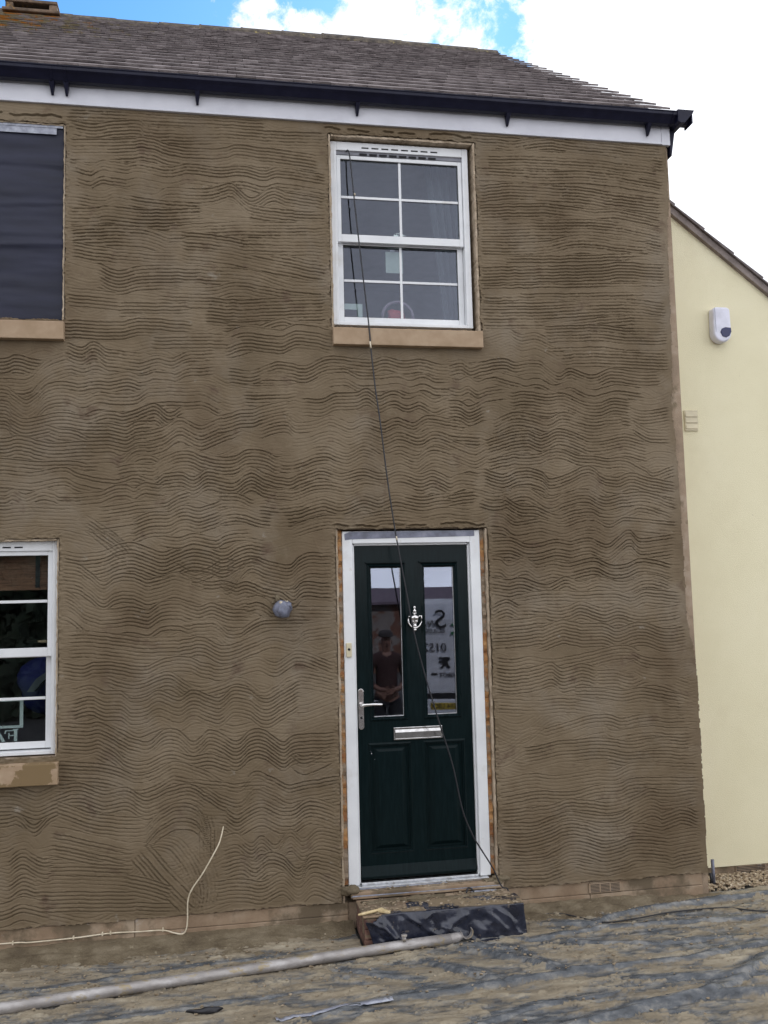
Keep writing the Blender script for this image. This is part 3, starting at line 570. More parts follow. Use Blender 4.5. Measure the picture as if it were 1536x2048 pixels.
# plinth with a lower stone course
def plinth_piece(x0, x1, mb):
    n = int((x1 - x0) / .02); 
    for z0, z1, y in ((.085, .158, .000), (.0, .0825, -.006)):
        xs_ = np.linspace(x0, x1, n + 1)
        for k in range(0, n, 1):
            pass
        mb.box(x0, x1, y, .0095, z0, z1)
    return mb
x = XL
for x1 in (-3.2, -1.9, -.52, .735): pl = plinth_piece(x + .002, x1 - .002, MB()).build('plinth', 'plinth', house, bevel=.004); x = x1
x = 1.655
for x1 in (2.28, XR - .045): pl = plinth_piece(x + .002, x1 - .002, MB()).build('plinth', 'plinth', house, bevel=.004); x = x1
ab = MB(); ab.box(2.272, 2.488, -.012, -.001, .092, .150); ab = ab.build('air_brick', 'plinth', pl, bevel=.002)
sl_ = MB()
for i in range(6):
    for k in range(3): sl_.box(2.282 + k * .068, 2.342 + k * .068, -.0125, -.004, .0975 + i * .0086, .1015 + i * .0086)
sl_.build('slot', 'slot', ab)

# ---- roof
PT = math.atan2(2.757, 3.76); EY, EZ = -.104, 5.278; cp, sp_ = math.cos(PT), math.sin(PT)
VX = 3.18
def rp(x, s, n=0.): return (x, EY + s * cp - n * sp_, EZ + s * sp_ + n * cp)
V = []; F = []; RN = []; LI = []
rnd = random.Random(5); ncourse = 21; gauge = .2425
for c in range(ncourse + 1):
    s0 = c * gauge; s1 = min(s0 + gauge + .05, 5.12); off = (c % 2) * .0625 + rnd.uniform(-.008, .008)
    x = XL - .1 - off
    cl_ = rnd.uniform(-.003, .003)
    while x < VX:
        xa, xb = max(x + rnd.uniform(.0015, .004), XL - .1), min(x + .125, VX + rnd.uniform(-.003, .004))
        if xb - xa > .02:
            ds = cl_ + rnd.uniform(-.005, .005); t = .011; lf = rnd.uniform(0, .003); tw = rnd.uniform(-.0015, .0015)
            b = len(V)
            V += [rp(xa, s0 + ds, .003 + lf), rp(xb, s0 + ds + tw, .003 + lf + tw), rp(xb, s1, -.014), rp(xa, s1, -.014),
                  rp(xa, s0 + ds, .005 + t + lf), rp(xb, s0 + ds + tw, .005 + t + lf + tw), rp(xb, s1, -.002), rp(xa, s1, -.002)]
            F += [[b + i for i in f] for f in ((0, 3, 2, 1), (4, 5, 6, 7), (0, 1, 5, 4), (1, 2, 6, 5), (2, 3, 7, 6), (3, 0, 4, 7))]
            rr = rnd.random(); RN += [rr] * 8
            li = sstep(.0, -2.2, (xa + xb) / 2) * sstep(1., 3.6, s0) * (1 - .3 * sstep(4.8, 5.2, s0)) + .10; LI += [li] * 8
        x += .125
tile = M['tile']; t = tile.node_tree; b_ = t.nodes['Principled BSDF']; Lk = t.links.new
src = b_.inputs['Base Color'].links[0].from_socket
at = t.nodes.new('ShaderNodeAttribute'); at.attribute_name = 'rnd'
mr = t.nodes.new('ShaderNodeMapRange'); mr.inputs['To Min'].default_value = .82; mr.inputs['To Max'].default_value = 1.18; Lk(at.outputs['Fac'], mr.inputs[0])
vm = t.nodes.new('ShaderNodeVectorMath'); vm.operation = 'SCALE'; Lk(src, vm.inputs[0]); Lk(mr.outputs[0], vm.inputs['Scale'])
al = t.nodes.new('ShaderNodeAttribute'); al.attribute_name = 'lichen'
co = t.nodes.new('ShaderNodeTexCoord')
def lich(scale, lo, hi, colr, prev):
    n = t.nodes.new('ShaderNodeTexNoise'); n.inputs['Scale'].default_value = scale; n.inputs['Detail'].default_value = 8; n.inputs['Roughness'].default_value = .7
    Lk(co.outputs['Object'], n.inputs['Vector'])
    ad = t.nodes.new('ShaderNodeMath'); ad.operation = 'MULTIPLY_ADD'; ad.inputs[1].default_value = .22; Lk(al.outputs['Fac'], ad.inputs[0]); Lk(n.outputs['Fac'], ad.inputs[2])
    m_ = t.nodes.new('ShaderNodeMapRange'); m_.inputs['From Min'].default_value = lo; m_.inputs['From Max'].default_value = hi; Lk(ad.outputs[0], m_.inputs[0])
    q_ = t.nodes.new('ShaderNodeMix'); q_.data_type = 'RGBA'; Lk(m_.outputs[0], q_.inputs['Factor']); Lk(prev, q_.inputs['A']); q_.inputs['B'].default_value = (*colr, 1); return q_.outputs['Result']
o1 = lich(7, .66, .76, (.20, .17, .11), vm.outputs[0]); o2 = lich(4.3, .735, .80, (.30, .135, .035), o1)
Lk(o2, b_.inputs['Base Color'])
roof = quadmesh('roof', np.array(V), np.array(F), 'tile', house, smooth=False, attrs={'rnd': np.array(RN), 'lichen': np.array(LI)})
mb = MB(); RY, RZ = 4.03, 8.30
mb.prism([(-.02, 5.300), (-.02, 5.27), (.06, 5.255), (RY, RZ - .10), (8.1, 5.255), (8.16, 5.285), (RY, 8.285)], XL - .08, VX - .003, 'x')
mb.build('roof_deck', material('dark_underlay', (.03, .028, .03), .9), roof)
# ridge tiles, one strip with joints and a slight sag
mb = MB(); x = XL - .1; rnd = random.Random(9)
while x < VX - .02:
    x1 = min(x + .45, VX + .01); sag = .03 * math.sin(x * 1.3) * .5 + rnd.uniform(-.006, .006) - .01
    prof = [(-.13, -.075), (-.115, -.028), (-.075, .02), (-.03, .042), (.03, .042), (.075, .02), (.115, -.028), (.13, -.075)]
    mb.prism([(RY + a, RZ + b + sag) for a, b in prof], x + .004, x1, 'x')
    if rnd.random() < .8: mb.prism([(RY + a * 1.05, RZ + b * 1.1 + sag) for a, b in prof], x - .012, x + .014, 'x')
    x = x1
ridge = mb.build('ridge', 'ridge', roof, bevel=.006)
# raised ventilator on the ridge
vy, vz = RY, 8.235
vt = MB()
vt.box(-2.24, -1.66, vy - .17, vy + .17, vz, vz + .035)
vt.box(-2.21, -2.13, vy - .15, vy + .15, vz + .0355, vz + .105); vt.box(-1.77, -1.69, vy - .15, vy + .15, vz + .0355, vz + .105)
vt.box(-2.215, -1.685, vy - .160, vy + .160, vz + .1055, vz + .140); vt.box(-2.129, -1.771, vy - .02, vy + .02, vz + .0355, vz + .105)
VT = vt.build('ridge_vent', material('vent_terracotta', (.12, .085, .06), .95, (.06, .045, .035), (.19, .13, .09), 9, 8, bump=.9, bscale=60, bdist=.005, extra=[((.26, .15, .05), 12, .58, .66)]), roof, bevel=.008)
m_ = MB(); m_.box(-2.1285, -1.7715, vy - .05, vy - .0205, vz + .036, vz + .105); m_.build('vent_shade_board', 'slot', roof)  # near-black board standing in for the shade inside the vent opening
mb = MB(); mb.tube([(-2.215, vy, vz + .07), (-4.6, vy + .05, vz + .09)], .006); mb.build('roof_wire', 'black', roof)

# ---- fascia, gutter
fa = MB(); fa.box(XL, 3.045, -.022, .009, 5.096, 5.268); fa.box(3.0455, 3.108, -.026, .009, 5.094, 5.268)
fa.box(XL, 3.045, -.030, -.0225, 5.096, 5.108)
fascia = fa.build('fascia', 'fascia', house, bevel=.003)
def gut(y_): return [(a_, 5.291 - (5.291 - b_) * .86) for a_, b_ in [(-.030, 5.292), (-.030, 5.215), (-.055, 5.202), (-.085, 5.205), (-.098, 5.222), (-.112, 5.240), (-.130, 5.258), (-.132, 5.278),
                     (-.137, 5.283), (-.137, 5.289), (-.126, 5.289), (-.124, 5.266), (-.106, 5.244), (-.09, 5.226), (-.08, 5.212), (-.055, 5.210), (-.038, 5.22), (-.036, 5.292)]]
g = MB(); g.prism(gut(0), XL, 3.215, 'x')
g.prism([(3.215 - .0, 5.298), (3.225, 5.298), (3.225, 5.205), (3.215, 5.205)], -.137, -.031, 'y')
gutter = g.build('gutter', 'gutter', house, bevel=.0015, seg=1)
g = MB()
# return length round the corner, ogee outline, seen end-on under the verge
prof = [(3.115, 5.296), (3.115, 5.215), (3.135, 5.202), (3.165, 5.205), (3.18, 5.222), (3.195, 5.240), (3.212, 5.258), (3.228, 5.275), (3.240, 5.300), (3.115, 5.300)]
g.prism(prof, -.139, .75, 'y'); g.build('gutter_return', 'gutter', gutter, bevel=.003)
g = MB(); g.prism([(3.109, 5.21), (3.109, 5.03), (3.118, 5.02), (3.15, 5.20)], -.02, .5, 'y'); g.build('bargeboard', 'gutter', gutter, bevel=.002)
def bracket(x):
    b = MB(); b.add([(x - .016, -.085, 5.220), (x + .016, -.085, 5.220), (x + .016, -.0305, 5.220), (x - .016, -.0305, 5.220), (x - .007, -.046, 5.152), (x + .007, -.046, 5.152), (x + .007, -.0305, 5.146), (x - .007, -.0305, 5.146)],
                    [(0, 3, 2, 1), (4, 5, 6, 7), (0, 1, 5, 4), (1, 2, 6, 5), (2, 3, 7, 6), (3, 0, 4, 7)])
    return b.build('bracket', 'gutter', gutter, bevel=.001)
for x in (-4.2, -3.2, -2.2, -1.02, -.935, -.138, .892, 1.918, 2.935): bracket(x)
for x in (-1.02, -.935, 3.09):
    u = MB(); u.prism([(a - .004, b - .003) for a, b in gut(0)[1:10]] + [(-.03, 5.306)], x - .006, x + .006, 'x'); u.build('union_clip', 'gutter', gutter)

# ---- sash windows
def bars_box(x0, x1, z0, z1, y0, y1, wl, wr, wb, wt, mb):
    mb.box(x0, x0 + wl, y0, y1, z0, z1); mb.box(x1 - wr, x1, y0, y1, z0, z1)
    mb.box(x0 + wl, x1 - wr, y0 + .0003, y1, z0, z0 + wb); mb.box(x0 + wl, x1 - wr, y0 + .0003, y1, z1 - wt, z1); return mb
def sash_window(x0, x1, z0, z1, parent, slip=0., latch=True, lab=None):
    H = z1 - z0; yf = .042
    fr = bars_box(x0, x1, z0, z1, yf, yf + .10, .040, .040, .022, .058, MB())
    fr = fr.build('window', 'upvc', parent, bevel=.003)
    if lab: fr['label'] = lab
    xi0, xi1 = x0 + .0405, x1 - .0405; zm = z0 + H * .454
    # bead lines on the jambs
    for xb_ in (x0 + .022, x1 - .026):
        mb = MB(); mb.box(xb_, xb_ + .004, yf - .0022, yf - .0002, z0 + .002, z1 - .06); mb.build('bead', 'upvc', fr)
    # upper sash (outer)
    us = bars_box(xi0 + .001, xi1 - .001, zm, z1 - .058 - slip, yf + .014, yf + .048, .026, .026, .052, .026, MB())
    us = us.build('sash', 'upvc', fr, bevel=.003)
    ls = bars_box(xi0 + .001, xi1 - .001, z0 + .030, zm + .030, yf + .052, yf + .086, .038, .038, .040, .035, MB())
    ls = ls.build('sash', 'upvc', fr, bevel=.003)
    ua = (xi0 + .027, xi1 - .027, zm + .052, z1 - .084 - slip); la = (xi0 + .039, xi1 - .039, z0 + .070, zm - .005)
    for (a, b, c, d), y in ((ua, yf + .030), (la, yf + .068)):
        g = MB(); g.box(a - .004, b + .004, y, y + .004, c - .004, d + .004 if d < z1 - .2 and y > .1 else d + .004); g.build('pane', 'glass', fr)
        m = MB(); cx = (a + b) / 2; cz = (c + d) / 2 if y < .1 else (c + zm) / 2 + .002
        m.box(cx - .0085, cx + .0085, y - .006, y - .0005, c, d); m.box(a, cx - .0087, y - .006, y - .0005, cz - .0085, cz + .0085); m.box(cx + .0087, b, y - .006, y - .0005, cz - .0085, cz + .0085)
        m.build('glazing_bar', 'upvc', fr, bevel=.002)
        gk = bars_box(a - .001, b + .001, c - .001, d + .001, y - .0095, y - .0002, .003, .003, .003, .003, MB()); gk.build('gasket', 'black', fr)
    # trickle vents
    v = MB(); n = 8; w0, w1 = x0 + .20, x1 - .20; st = (w1 - w0) / n
    for i in range(n): v.box(w0 + i * st + .010, w0 + (i + 1) * st - .010, yf - .001, yf + .004, z1 - .040, z1 - .031)
    if slip:
        v.build('trickle_vent', 'slot', fr); v = MB()
        for i in range(n): v.box(w0 - .012 + i * st + .008, w0 - .012 + (i + 1) * st - .008, yf + .006, yf + .012, z1 - .082, z1 - .070)
    v.build('trickle_vent', 'slot', fr)
    if slip:
        m = MB(); m.box(xi0, xi1, yf + .0115, yf + .05, z1 - .084, z1 - .0585); m.build('head_channel', material('grey_channel', (.20, .20, .23), .6), fr)
    if latch:
        m = MB(); cx = (x0 + x1) / 2; m.box(cx - .045, cx + .022, yf + .052, yf + .07, zm + .0655, zm + .078); m.lump((cx - .018, yf + .058, zm + .086), .014, 3, 2, (1.6, 1, .8)); m.tube([(cx - .02, yf + .055, zm + .09), (cx + .04, yf + .055, zm + .074)], .005)
        m.build('sash_lock', 'chrome', fr)
    return fr
wu = sash_window(.718, 1.654, 3.760, 5.004, house, slip=.028)
wl = sash_window(-1.905, -.966, 1.122, 2.376, house, latch=True)
m = MB(); m.box(-1.095, -1.032, .10, .118, 1.772, 1.785); m.build('sash_stop', 'sill', wl)
# frame behind the netting
wc_ = sash_window(-1.885, -.948, 3.735, 4.975, house, latch=False)
def sill(x0, x1, z0, z1, mat, win):
    s = MB(); s.prism([(-.062, z0), (.061, z0), (.061, z1 + .012), (.045, z1 + .012), (-.062, z1)], x0, x1, 'x')
    return s.build('sill', mat, win, bevel=.004)
sill(.703, 1.690, 3.602, 3.712, 'sill', wu); sill(-1.99, -.938, 3.590, 3.700, 'sill', wc_); sill(-2.02, -.948, .962, 1.082, 'sill_wet', wl)

# netting over the left upper window
nx_, nz_ = 60, 90
u, v = np.meshgrid(np.linspace(0, 1, nx_), np.linspace(0, 1, nz_), indexing='ij')
xx = -1.884 + u * .935; zz = 3.728 + v * 1.235
yy = .018 + .010 * np.sin(v * 9 + u * .8) * (1 - v) + .030 * (fbm(u * 1.0, v * 6, 80, 4) - .5) + .009 * (fbm(u * 3, v * 40, 84, 3) - .5) - .012 * np.exp(-((v - .36 - .03 * u) / .012) ** 2) + .010 * np.exp(-((v - .80 + .02 * u) / .01) ** 2) - .008 * np.exp(-((v - .58 - .06 * (u - .5)) / .008) ** 2) + .005 * np.exp(-((v - .44) / .012) ** 2) * -1 + .004 * np.exp(-((v - .62) / .01) ** 2)
idx = np.arange(xx.size).reshape(xx.shape); F = np.stack([idx[:-1, :-1], idx[1:, :-1], idx[1:, 1:], idx[:-1, 1:]], -1).reshape(-1, 4)
net = quadmesh('protective_sheet', np.stack([xx, yy, zz], -1).reshape(-1, 3), F, 'netsheet')
sm = net.modifiers.new('thick', 'SOLIDIFY'); sm.thickness = .0012
tag(net, 'dark blue-black sheet taped over the upper left window opening', 'sheet')
m = MB(); m.box(-1.88, -1.0, .0050, .0062, 4.912, 4.952); m.box(-1.88, -.962, .0020, .0030, 4.9525, 4.968); m.build('tape', 'palet', net)
# things seen behind the panes
bl = MB(); z = 2.30
for i in range(19): bl.box(-1.88, -1.0, .180 + .004 * (i % 2), .19 + .004 * (i % 2), z - .0125, z - .002); z -= .0105
blo = bl.build('blind', 'woodblind'); tag(blo, 'brown wooden slatted blind, half raised behind the lower left window', 'blind')
m = MB(); m.box(-1.885, -.995, .172, .198, 2.088, 2.1005); m.build('bottom_rail', 'woodblind', blo)
m = MB(); m.box(-1.128, -1.102, .176, .178, 2.10, 2.30); m.build('ladder_tape', 'black', blo)
sg = MB()
sg.box(-1.62, -1.185, .160, .163, 1.425, 1.440); sg.box(-1.62, -1.185, .160, .163, 1.268, 1.283); sg.box(-1.205, -1.185, .1602, .163, 1.2832, 1.4248); sg.box(-1.62, -1.600, .1602, .163, 1.2832, 1.4248)
sign = sg.build('window_sign', 'paper'); tag(sign, 'pale rectangular outline sign with serif letters inside the lower left window', 'sign')
lt = MB(); y0_, y1_ = .160, .163; x_ = -1.212
# mirrored serif F, then the foot of an A
lt.box(x_ - .024, x_ - .006, y0_, y1_, 1.190, 1.256); lt.box(x_ - .030, x_, y0_, y1_, 1.2562, 1.262); lt.box(x_ - .075, x_ - .0242, y0_, y1_, 1.251, 1.2560)
lt.prism([(x_ - .075, 1.2508), (x_ - .067, 1.2508), (x_ - .072, 1.236), (x_ - .078, 1.236)], y0_, y1_); lt.box(x_ - .05, x_ - .0242, y0_, y1_, 1.222, 1.227)
lt.prism([(x_ - .050, 1.240), (x_ - .056, 1.240), (x_ - .056, 1.205), (x_ - .050, 1.205)], y0_, y1_)
lt.prism([(x_ - .115, 1.262), (x_ - .130, 1.262), (x_ - .092, 1.190), (x_ - .072, 1.190)], y0_, y1_); lt.prism([(x_ - .124, 1.262), (x_ - .13, 1.262), (x_ - .165, 1.190), (x_ - .158, 1.190)], y0_, y1_)
lt.box(x_ - .146, x_ - .1, y0_ - .0003, y1_, 1.212, 1.219)
lt.build('lettering', 'paper', sign)
m = MB(); m.lump((-1.10, .55, 1.50), .20, 4, 3, (1, .6, 1.0), .12); bag = m.build('cushion', 'blue'); tag(bag, 'blue rounded cushion with a pale flash inside the lower left window', 'cushion')
m = MB(); m.prism([(-1.205, 1.46), (-1.165, 1.46), (-1.02, 1.62), (-1.06, 1.60), (-1.15, 1.54)], .35, .42); m.build('stripe', 'curtain', bag)
m = MB(); m.box(1.098, 1.215, .180, .183, 4.170, 4.318); tg = m.build('paper_notice', 'paper'); tag(tg, 'small pale paper notice hanging inside the upstairs sash window', 'notice')
m = MB(); m.box(1.13, 1.16, .176, .188, 4.3185, 4.33); m.build('clip', 'alarm', tg)
m = MB(); bars_box(.60, .935, 3.70, 3.955, .200, .215, .030, .034, .03, .040, m); pf_ = m.build('picture_frame', 'paper'); tag(pf_, 'pale picture frame leaning inside bottom left corner of upstairs window', 'frame')
m = MB(); m.tube([(1.175 + .105 * math.cos(t), .20, 3.872 + .105 * math.sin(t)) for t in np.linspace(0, 2 * math.pi, 40)], .010); rg = m.build('hoop', material('mauve_hoop', (.25, .18, .25), .6)); tag(rg, 'round mauve hoop with a red centre inside the upstairs window', 'ornament')
m = MB(); m.lump((1.165, .21, 3.875), .062, 9, 2, (1, .12, .95), .5); m.build('centre', 'red', rg)
# net curtain swept to the right of the upstairs window
u, v = np.meshgrid(np.linspace(0, 1, 40), np.linspace(0, 1, 50), indexing='ij')
xx = 1.66 - (1 - u) * (.14 + .12 * v ** 1.5); zz = 3.70 + v * 1.3; yy = .27 + .025 * np.sin(u * 26 + v * 2)
idx = np.arange(xx.size).reshape(xx.shape); F = np.stack([idx[:-1, :-1], idx[1:, :-1], idx[1:, 1:], idx[:-1, 1:]], -1).reshape(-1, 4)
cu_ = quadmesh('curtain', np.stack([xx, yy, zz], -1).reshape(-1, 3), F, 'curtain'); tag(cu_, 'thin pale curtain gathered at the right inside the upstairs window', 'curtain')
cu_.modifiers.new('thick', 'SOLIDIFY').thickness = .003

# ---- door
dfr = MB(); fx0, fx1, fz0, fz1 = .742, 1.640, .243, 2.412; yd = .018
dfr.box(fx0, fx0 + .066, yd, yd + .09, fz0, fz1); dfr.box(fx1 - .066, fx1, yd, yd + .09, fz0, fz1); dfr.box(fx0 + .066, fx1 - .066, yd + .0004, yd + .09, fz1 - .078, fz1)
dfr.prism([(fx0 + .0662, fz0), (fx0 + .078, fz0), (fx0 + .078, fz1 - .09), (fx0 + .0662, fz1 - .0784)], yd + .022, yd + .09); dfr.prism([(fx1 - .0662, fz0), (fx1 - .078, fz0), (fx1 - .078, fz1 - .09), (fx1 - .0662, fz1 - .0784)], yd + .022, yd + .09)
dfr.box(fx0 + .0782, fx1 - .0782, yd + .022, yd + .09, fz1 - .09, fz1 - .0784)
frame = dfr.build('door_frame', 'upvc', house, bevel=.004)
th = MB(); th.box(fx0 + .05, fx1 - .02, -.012, .10, .226, .242); th.box(fx0 + .079, fx1 - .079, .02, .06, .2422, .256); th.build('threshold', 'alu', frame, bevel=.003)
tp = MB()
pts = [(.760, 2.356), (.80, 2.362), (1.605, 2.374), (1.605, 2.411), (.79, 2.409), (.757, 2.395)]
tp.prism(pts, yd - .0022, yd - .0004); tp.build('tape', 'ducttape', frame)
be = MB(); be.box(.754, .788, yd - .014, yd, 1.625, 1.714); be = be.build('doorbell', 'bell', frame, bevel=.004)
m = MB(); m.tube([(.771, yd - .0165, 1.674), (.771, yd - .010, 1.674)], .008, 14); m.build('button', 'slot', be)
# slab with glazed openings and fielded panels
dx0, dx1, dz0, dz1 = .821, 1.5605, .262, 2.320; ys_ = .058
GL = ((.928, 1.120, 1.245, 2.178), (1.274, 1.466, 1.245, 2.178)); PN = ((.905, 1.143, .430, 1.066), (1.255, 1.490, .430, 1.066))
door = shell(dx0, dx1, dz0, dz1, GL + PN, ys_, ys_ + .045, MB())
for a, b, c, d in PN: door.box(a, b, ys_ + .012, ys_ + .0445, c, d)
door = door.build('door', 'door', house, bevel=0)
mo = MB()
def moulding(a, b, c, d, w_, h, mb):
    """raised bolection frame: bevelled strips mitred round a rectangle"""
    y = ys_
    o = [(a - w_, c - w_), (b + w_, c - w_), (b + w_, d + w_), (a - w_, d + w_)]; i = [(a, c), (b, c), (b, d), (a, d)]
    mid = [(a - w_ * .45, c - w_ * .45), (b + w_ * .45, c - w_ * .45), (b + w_ * .45, d + w_ * .45), (a - w_ * .45, d + w_ * .45)]
    vs = [(p[0], y, p[1]) for p in o] + [(p[0], y - h, p[1]) for p in mid] + [(p[0], y + .012, p[1]) for p in i]
    fs = []
    for k in range(4):
        n = (k + 1) % 4; fs += [(k, n, n + 4, k + 4), (k + 4, n + 4, n + 8, k + 8)]
    mb.add(vs, fs)
for a, b, c, d in GL: moulding(a, b, c, d, .028, .014, mo)
for a, b, c, d in PN: moulding(a, b, c, d, .020, .007, mo)
mo.build('moulding', 'door', door)
pn = MB()
for a, b, c, d in PN:
    e = .035; e2 = .012
    vs = [(x, ys_ + .0118, z) for x, z in ((a + e2, c + e2), (b - e2, c + e2), (b - e2, d - e2), (a + e2, d - e2))] + [(x, ys_ - .006, z) for x, z in ((a + e + .012, c + e), (b - e - .012, c + e), (b - e - .012, d - e), (a + e + .012, d - e))]
    pn.add(vs, [(0, 1, 5, 4), (1, 2, 6, 5), (2, 3, 7, 6), (3, 0, 4, 7), (4, 5, 6, 7)])
pn.build('panel', 'door', door)
cap_ = MB()
for a, b, c, d in GL: cap_.box(a - .036, b + .030, ys_ - .020, ys_ - .0002, d + .030, d + .040)
cap_.build('cornice', 'door', door, bevel=.003)
for a, b, c, d in GL:
    g = MB(); g.box(a - .002, b + .002, ys_ + .014, ys_ + .018, c - .002, d + .002); g.build('pane', 'doorglass', door)
    g = bars_box(a - .0015, b + .0015, c - .0015, d + .0015, ys_ + .0085, ys_ + .013, .001, .005, .006, .001, MB()); g.build('glazing_trim', 'alu', door)
wb = MB(); wb.prism([(ys_ - .0002, .345), (ys_ - .006, .345), (ys_ - .026, .285), (ys_ - .026, .278), (ys_ - .0002, .278)], dx0 + .004, dx1 - .004, 'x'); wb.build('weather_bar', 'door', door, bevel=.002)
hd = MB()
rr = .0175; cxh = .845
hd.prism([(cxh + rr * math.cos(t), 1.408 + rr * math.sin(t)) for t in np.linspace(0, math.pi, 10)] + [(cxh + rr * math.cos(t), 1.190 + rr * math.sin(t)) for t in np.linspace(math.pi, 2 * math.pi, 10)], ys_ - .012, ys_ - .0003)
hd = hd.build('handle', 'chrome', door, bevel=.003)
m = MB(); m.tube([(cxh, ys_ - .01, 1.327), (cxh, ys_ - .050, 1.327), (cxh + .012, ys_ - .058, 1.327), (cxh + .07, ys_ - .058, 1.330), (cxh + .125, ys_ - .055, 1.327), (cxh + .130, ys_ - .054, 1.327)], [.011, .0105, .0105, .009, .0095, .006], 14); m.build('lever', 'chrome', hd)
m = MB(); m.tube([(cxh, ys_ - .0155, 1.245), (cxh, ys_ - .01, 1.245)], .007, 12); m.build('keyhole', 'slot', hd)
kn = MB(); kx, ky = 1.2, ys_ - .026
kn.lathe([(.001, -.002), (.009, .004), (.011, .010), (.008, .018), (.004, .021), (.010, .028), (.013, .036), (.010, .044), (.006, .048), (.012, .052), (.020, .056), (.024, .062), (.022, .066), (.028, .080), (.030, .090), (.026, .098), (.014, .106), (.009, .112), (.006, .116), (.012, .124), (.013, .130), (.008, .138), (.004, .141), (.009, .148), (.009, .156), (.001, .163)], (kx, ky, 1.772))
kn.box(kx - .010, kx + .010, ky, ys_ - .0003, 1.785, 1.905)
kn = kn.build('knocker', 'chrome', door)
m = MB(); m.tube([(kx + sx * a, ky - .006, z) for sx, a, z in ((-1, .026, 1.868), (-1, .042, 1.868), (-1, .044, 1.850), (-1, .042, 1.826), (-1, .028, 1.806), (-1, .010, 1.795), (1, .010, 1.795), (1, .028, 1.806), (1, .042, 1.826), (1, .044, 1.850), (1, .042, 1.868), (1, .026, 1.868))], .0052, 10); m.build('ring', 'chrome', kn)
lb = bars_box(1.048, 1.362, 1.098, 1.176, ys_ - .012, ys_ - .0003, .010, .010, .010, .012, MB()); lb = lb.build('letterbox', 'chrome', door, bevel=.003)
m = MB(); m.prism([(ys_ - .0035, 1.107), (ys_ - .013, 1.109), (ys_ - .015, 1.145), (ys_ - .009, 1.163), (ys_ - .0035, 1.1635)], 1.059, 1.351, 'x'); m.build('flap', 'chrome', lb, bevel=.002)

for k_, (a, b, c) in enumerate(((.906, 1.022, .005), (.893, 1.015, .0025), (.925, .985, .0025), (.975, .890, .003), (1.07, .335, .006), (.901, 1.036, .002), (1.02, .62, .002))):
    m = MB(); m.lump((a, ys_ - .0015, b), c * .6, k_, 1, (1, .5, 1)); m.build('paint_speck', 'alarm', door)
# concrete door sill with smeared tape, and the brick step
st = MB(); st.box(.745, 1.700, -.052, .10, .188, .2255); st.box(.752, 1.690, -.075, -.0525, .190, .206); st.build('door_sill', 'plinth', house, bevel=.006)
m = MB(); m.prism([(.75, .2065), (1.64, .2065), (1.69, .2085), (1.64, .2115), (1.2, .211), (.75, .214)], -.0765, -.0752); m.prism([(.77, .2275), (1.35, .2275), (1.34, .233), (.80, .236)], -.0135, -.0122); m.box(.748, 1.42, -.0545, -.0535, .196, .2035); m.build('sill_tape', 'palet', house)
sb = MB()
z = .0
for k in range(3):
    h = .058
    if k % 2: xs_ = [.775, .99, 1.21, 1.43, 1.65, 1.70]
    else: xs_ = [.775, .88, 1.10, 1.32, 1.54, 1.70]
    for a, b in zip(xs_[:-1], xs_[1:]): sb.box(a + .004, b - .004, -.37, -.01, z + .003, z + h - .004)
    z += h
sb.box(.786, 1.692, -.360, -.012, .0, .176); step = sb.build('doorstep', 'stepbrick', house, bevel=.003)
m = MB(); m.box(.770, 1.705, -.372, -.0765, .1765, .1875); m.build('step_top', 'plinth', step, bevel=.004)

# taped light fitting
m = MB(); m.lump((.358, -.050, 1.932), .052, 21, 3, (1.0, .85, 1.08), .14); m.lump((.392, -.07, 1.957), .020, 4, 2); ft = m.build('taped_fitting', 'ducttape', None); tag(ft, 'wall light fitting wrapped in grey tape, left of the door', 'light fitting')
m = MB(); m.lump((.366, -.055, 1.968), .030, 22, 3, (1.2, .9, .6), .2); m.build('masking_tape', 'wcable', ft)
m = MB(); m.lump((.330, -.018, 2.000), .016, 2, 2, (1, .6, 1.4)); m.lump((.30, -.02, 1.975), .008, 5, 2); m.build('mortar_smear', 'mortar', ft)

# ------------------------------------------------------------------ cables
cb = [(.826, .10, 4.944), (.829, .03, 4.940), (.838, -.005, 4.90), (.846, -.03, 4.76), (.878, -.05, 4.33), (.932, -.066, 3.728), (.941, -.070, 3.57), (.962, -.09, 3.295), (.983, -.1, 3.106), (1.022, -.1, 2.724), (1.062, -.1, 2.409), (1.081, -.1, 2.29), (1.122, -.1, 2.034),
      (1.165, -.1, 1.77), (1.227, -.1, 1.507), (1.313, -.1, 1.199), (1.385, -.1, .953), (1.439, -.1, .679), (1.497, -.1, .526), (1.542, -.1, .448), (1.617, -.1, .324), (1.668, -.105, .212), (1.70, -.13, .196), (1.722, -.135, .12), (1.765, -.10, .045), (1.84, -.10, .030), (1.904, -.114, .026), (2.028, -.127, .026), (2.117, -.21, .024), (2.228, -.32, .022), (2.388, -.322, .024), (2.706, -.279, .03), (3.043, -.281, .028), (3.258, -.39, .026), (3.9, -.5, .02), (4.6, -.8, .01)]
m = MB(); m.tube(smooth(cb), .0046, 8); co_ = m.build('black_cable', 'black'); tag(co_, 'thin black cable hanging from the upstairs window past the door to the ground', 'cable')
for a, b in (((.9355, -.0715, 3.62), (.9405, -.073, 3.575)), ((.862, -.043, 4.612), (.864, -.044, 4.60)), ((1.069, -.1, 2.37), (1.0725, -.1, 2.345))):
    m = MB(); m.tube([a, b], .0054, 8); m.build('tape_mark', 'wcable', co_)
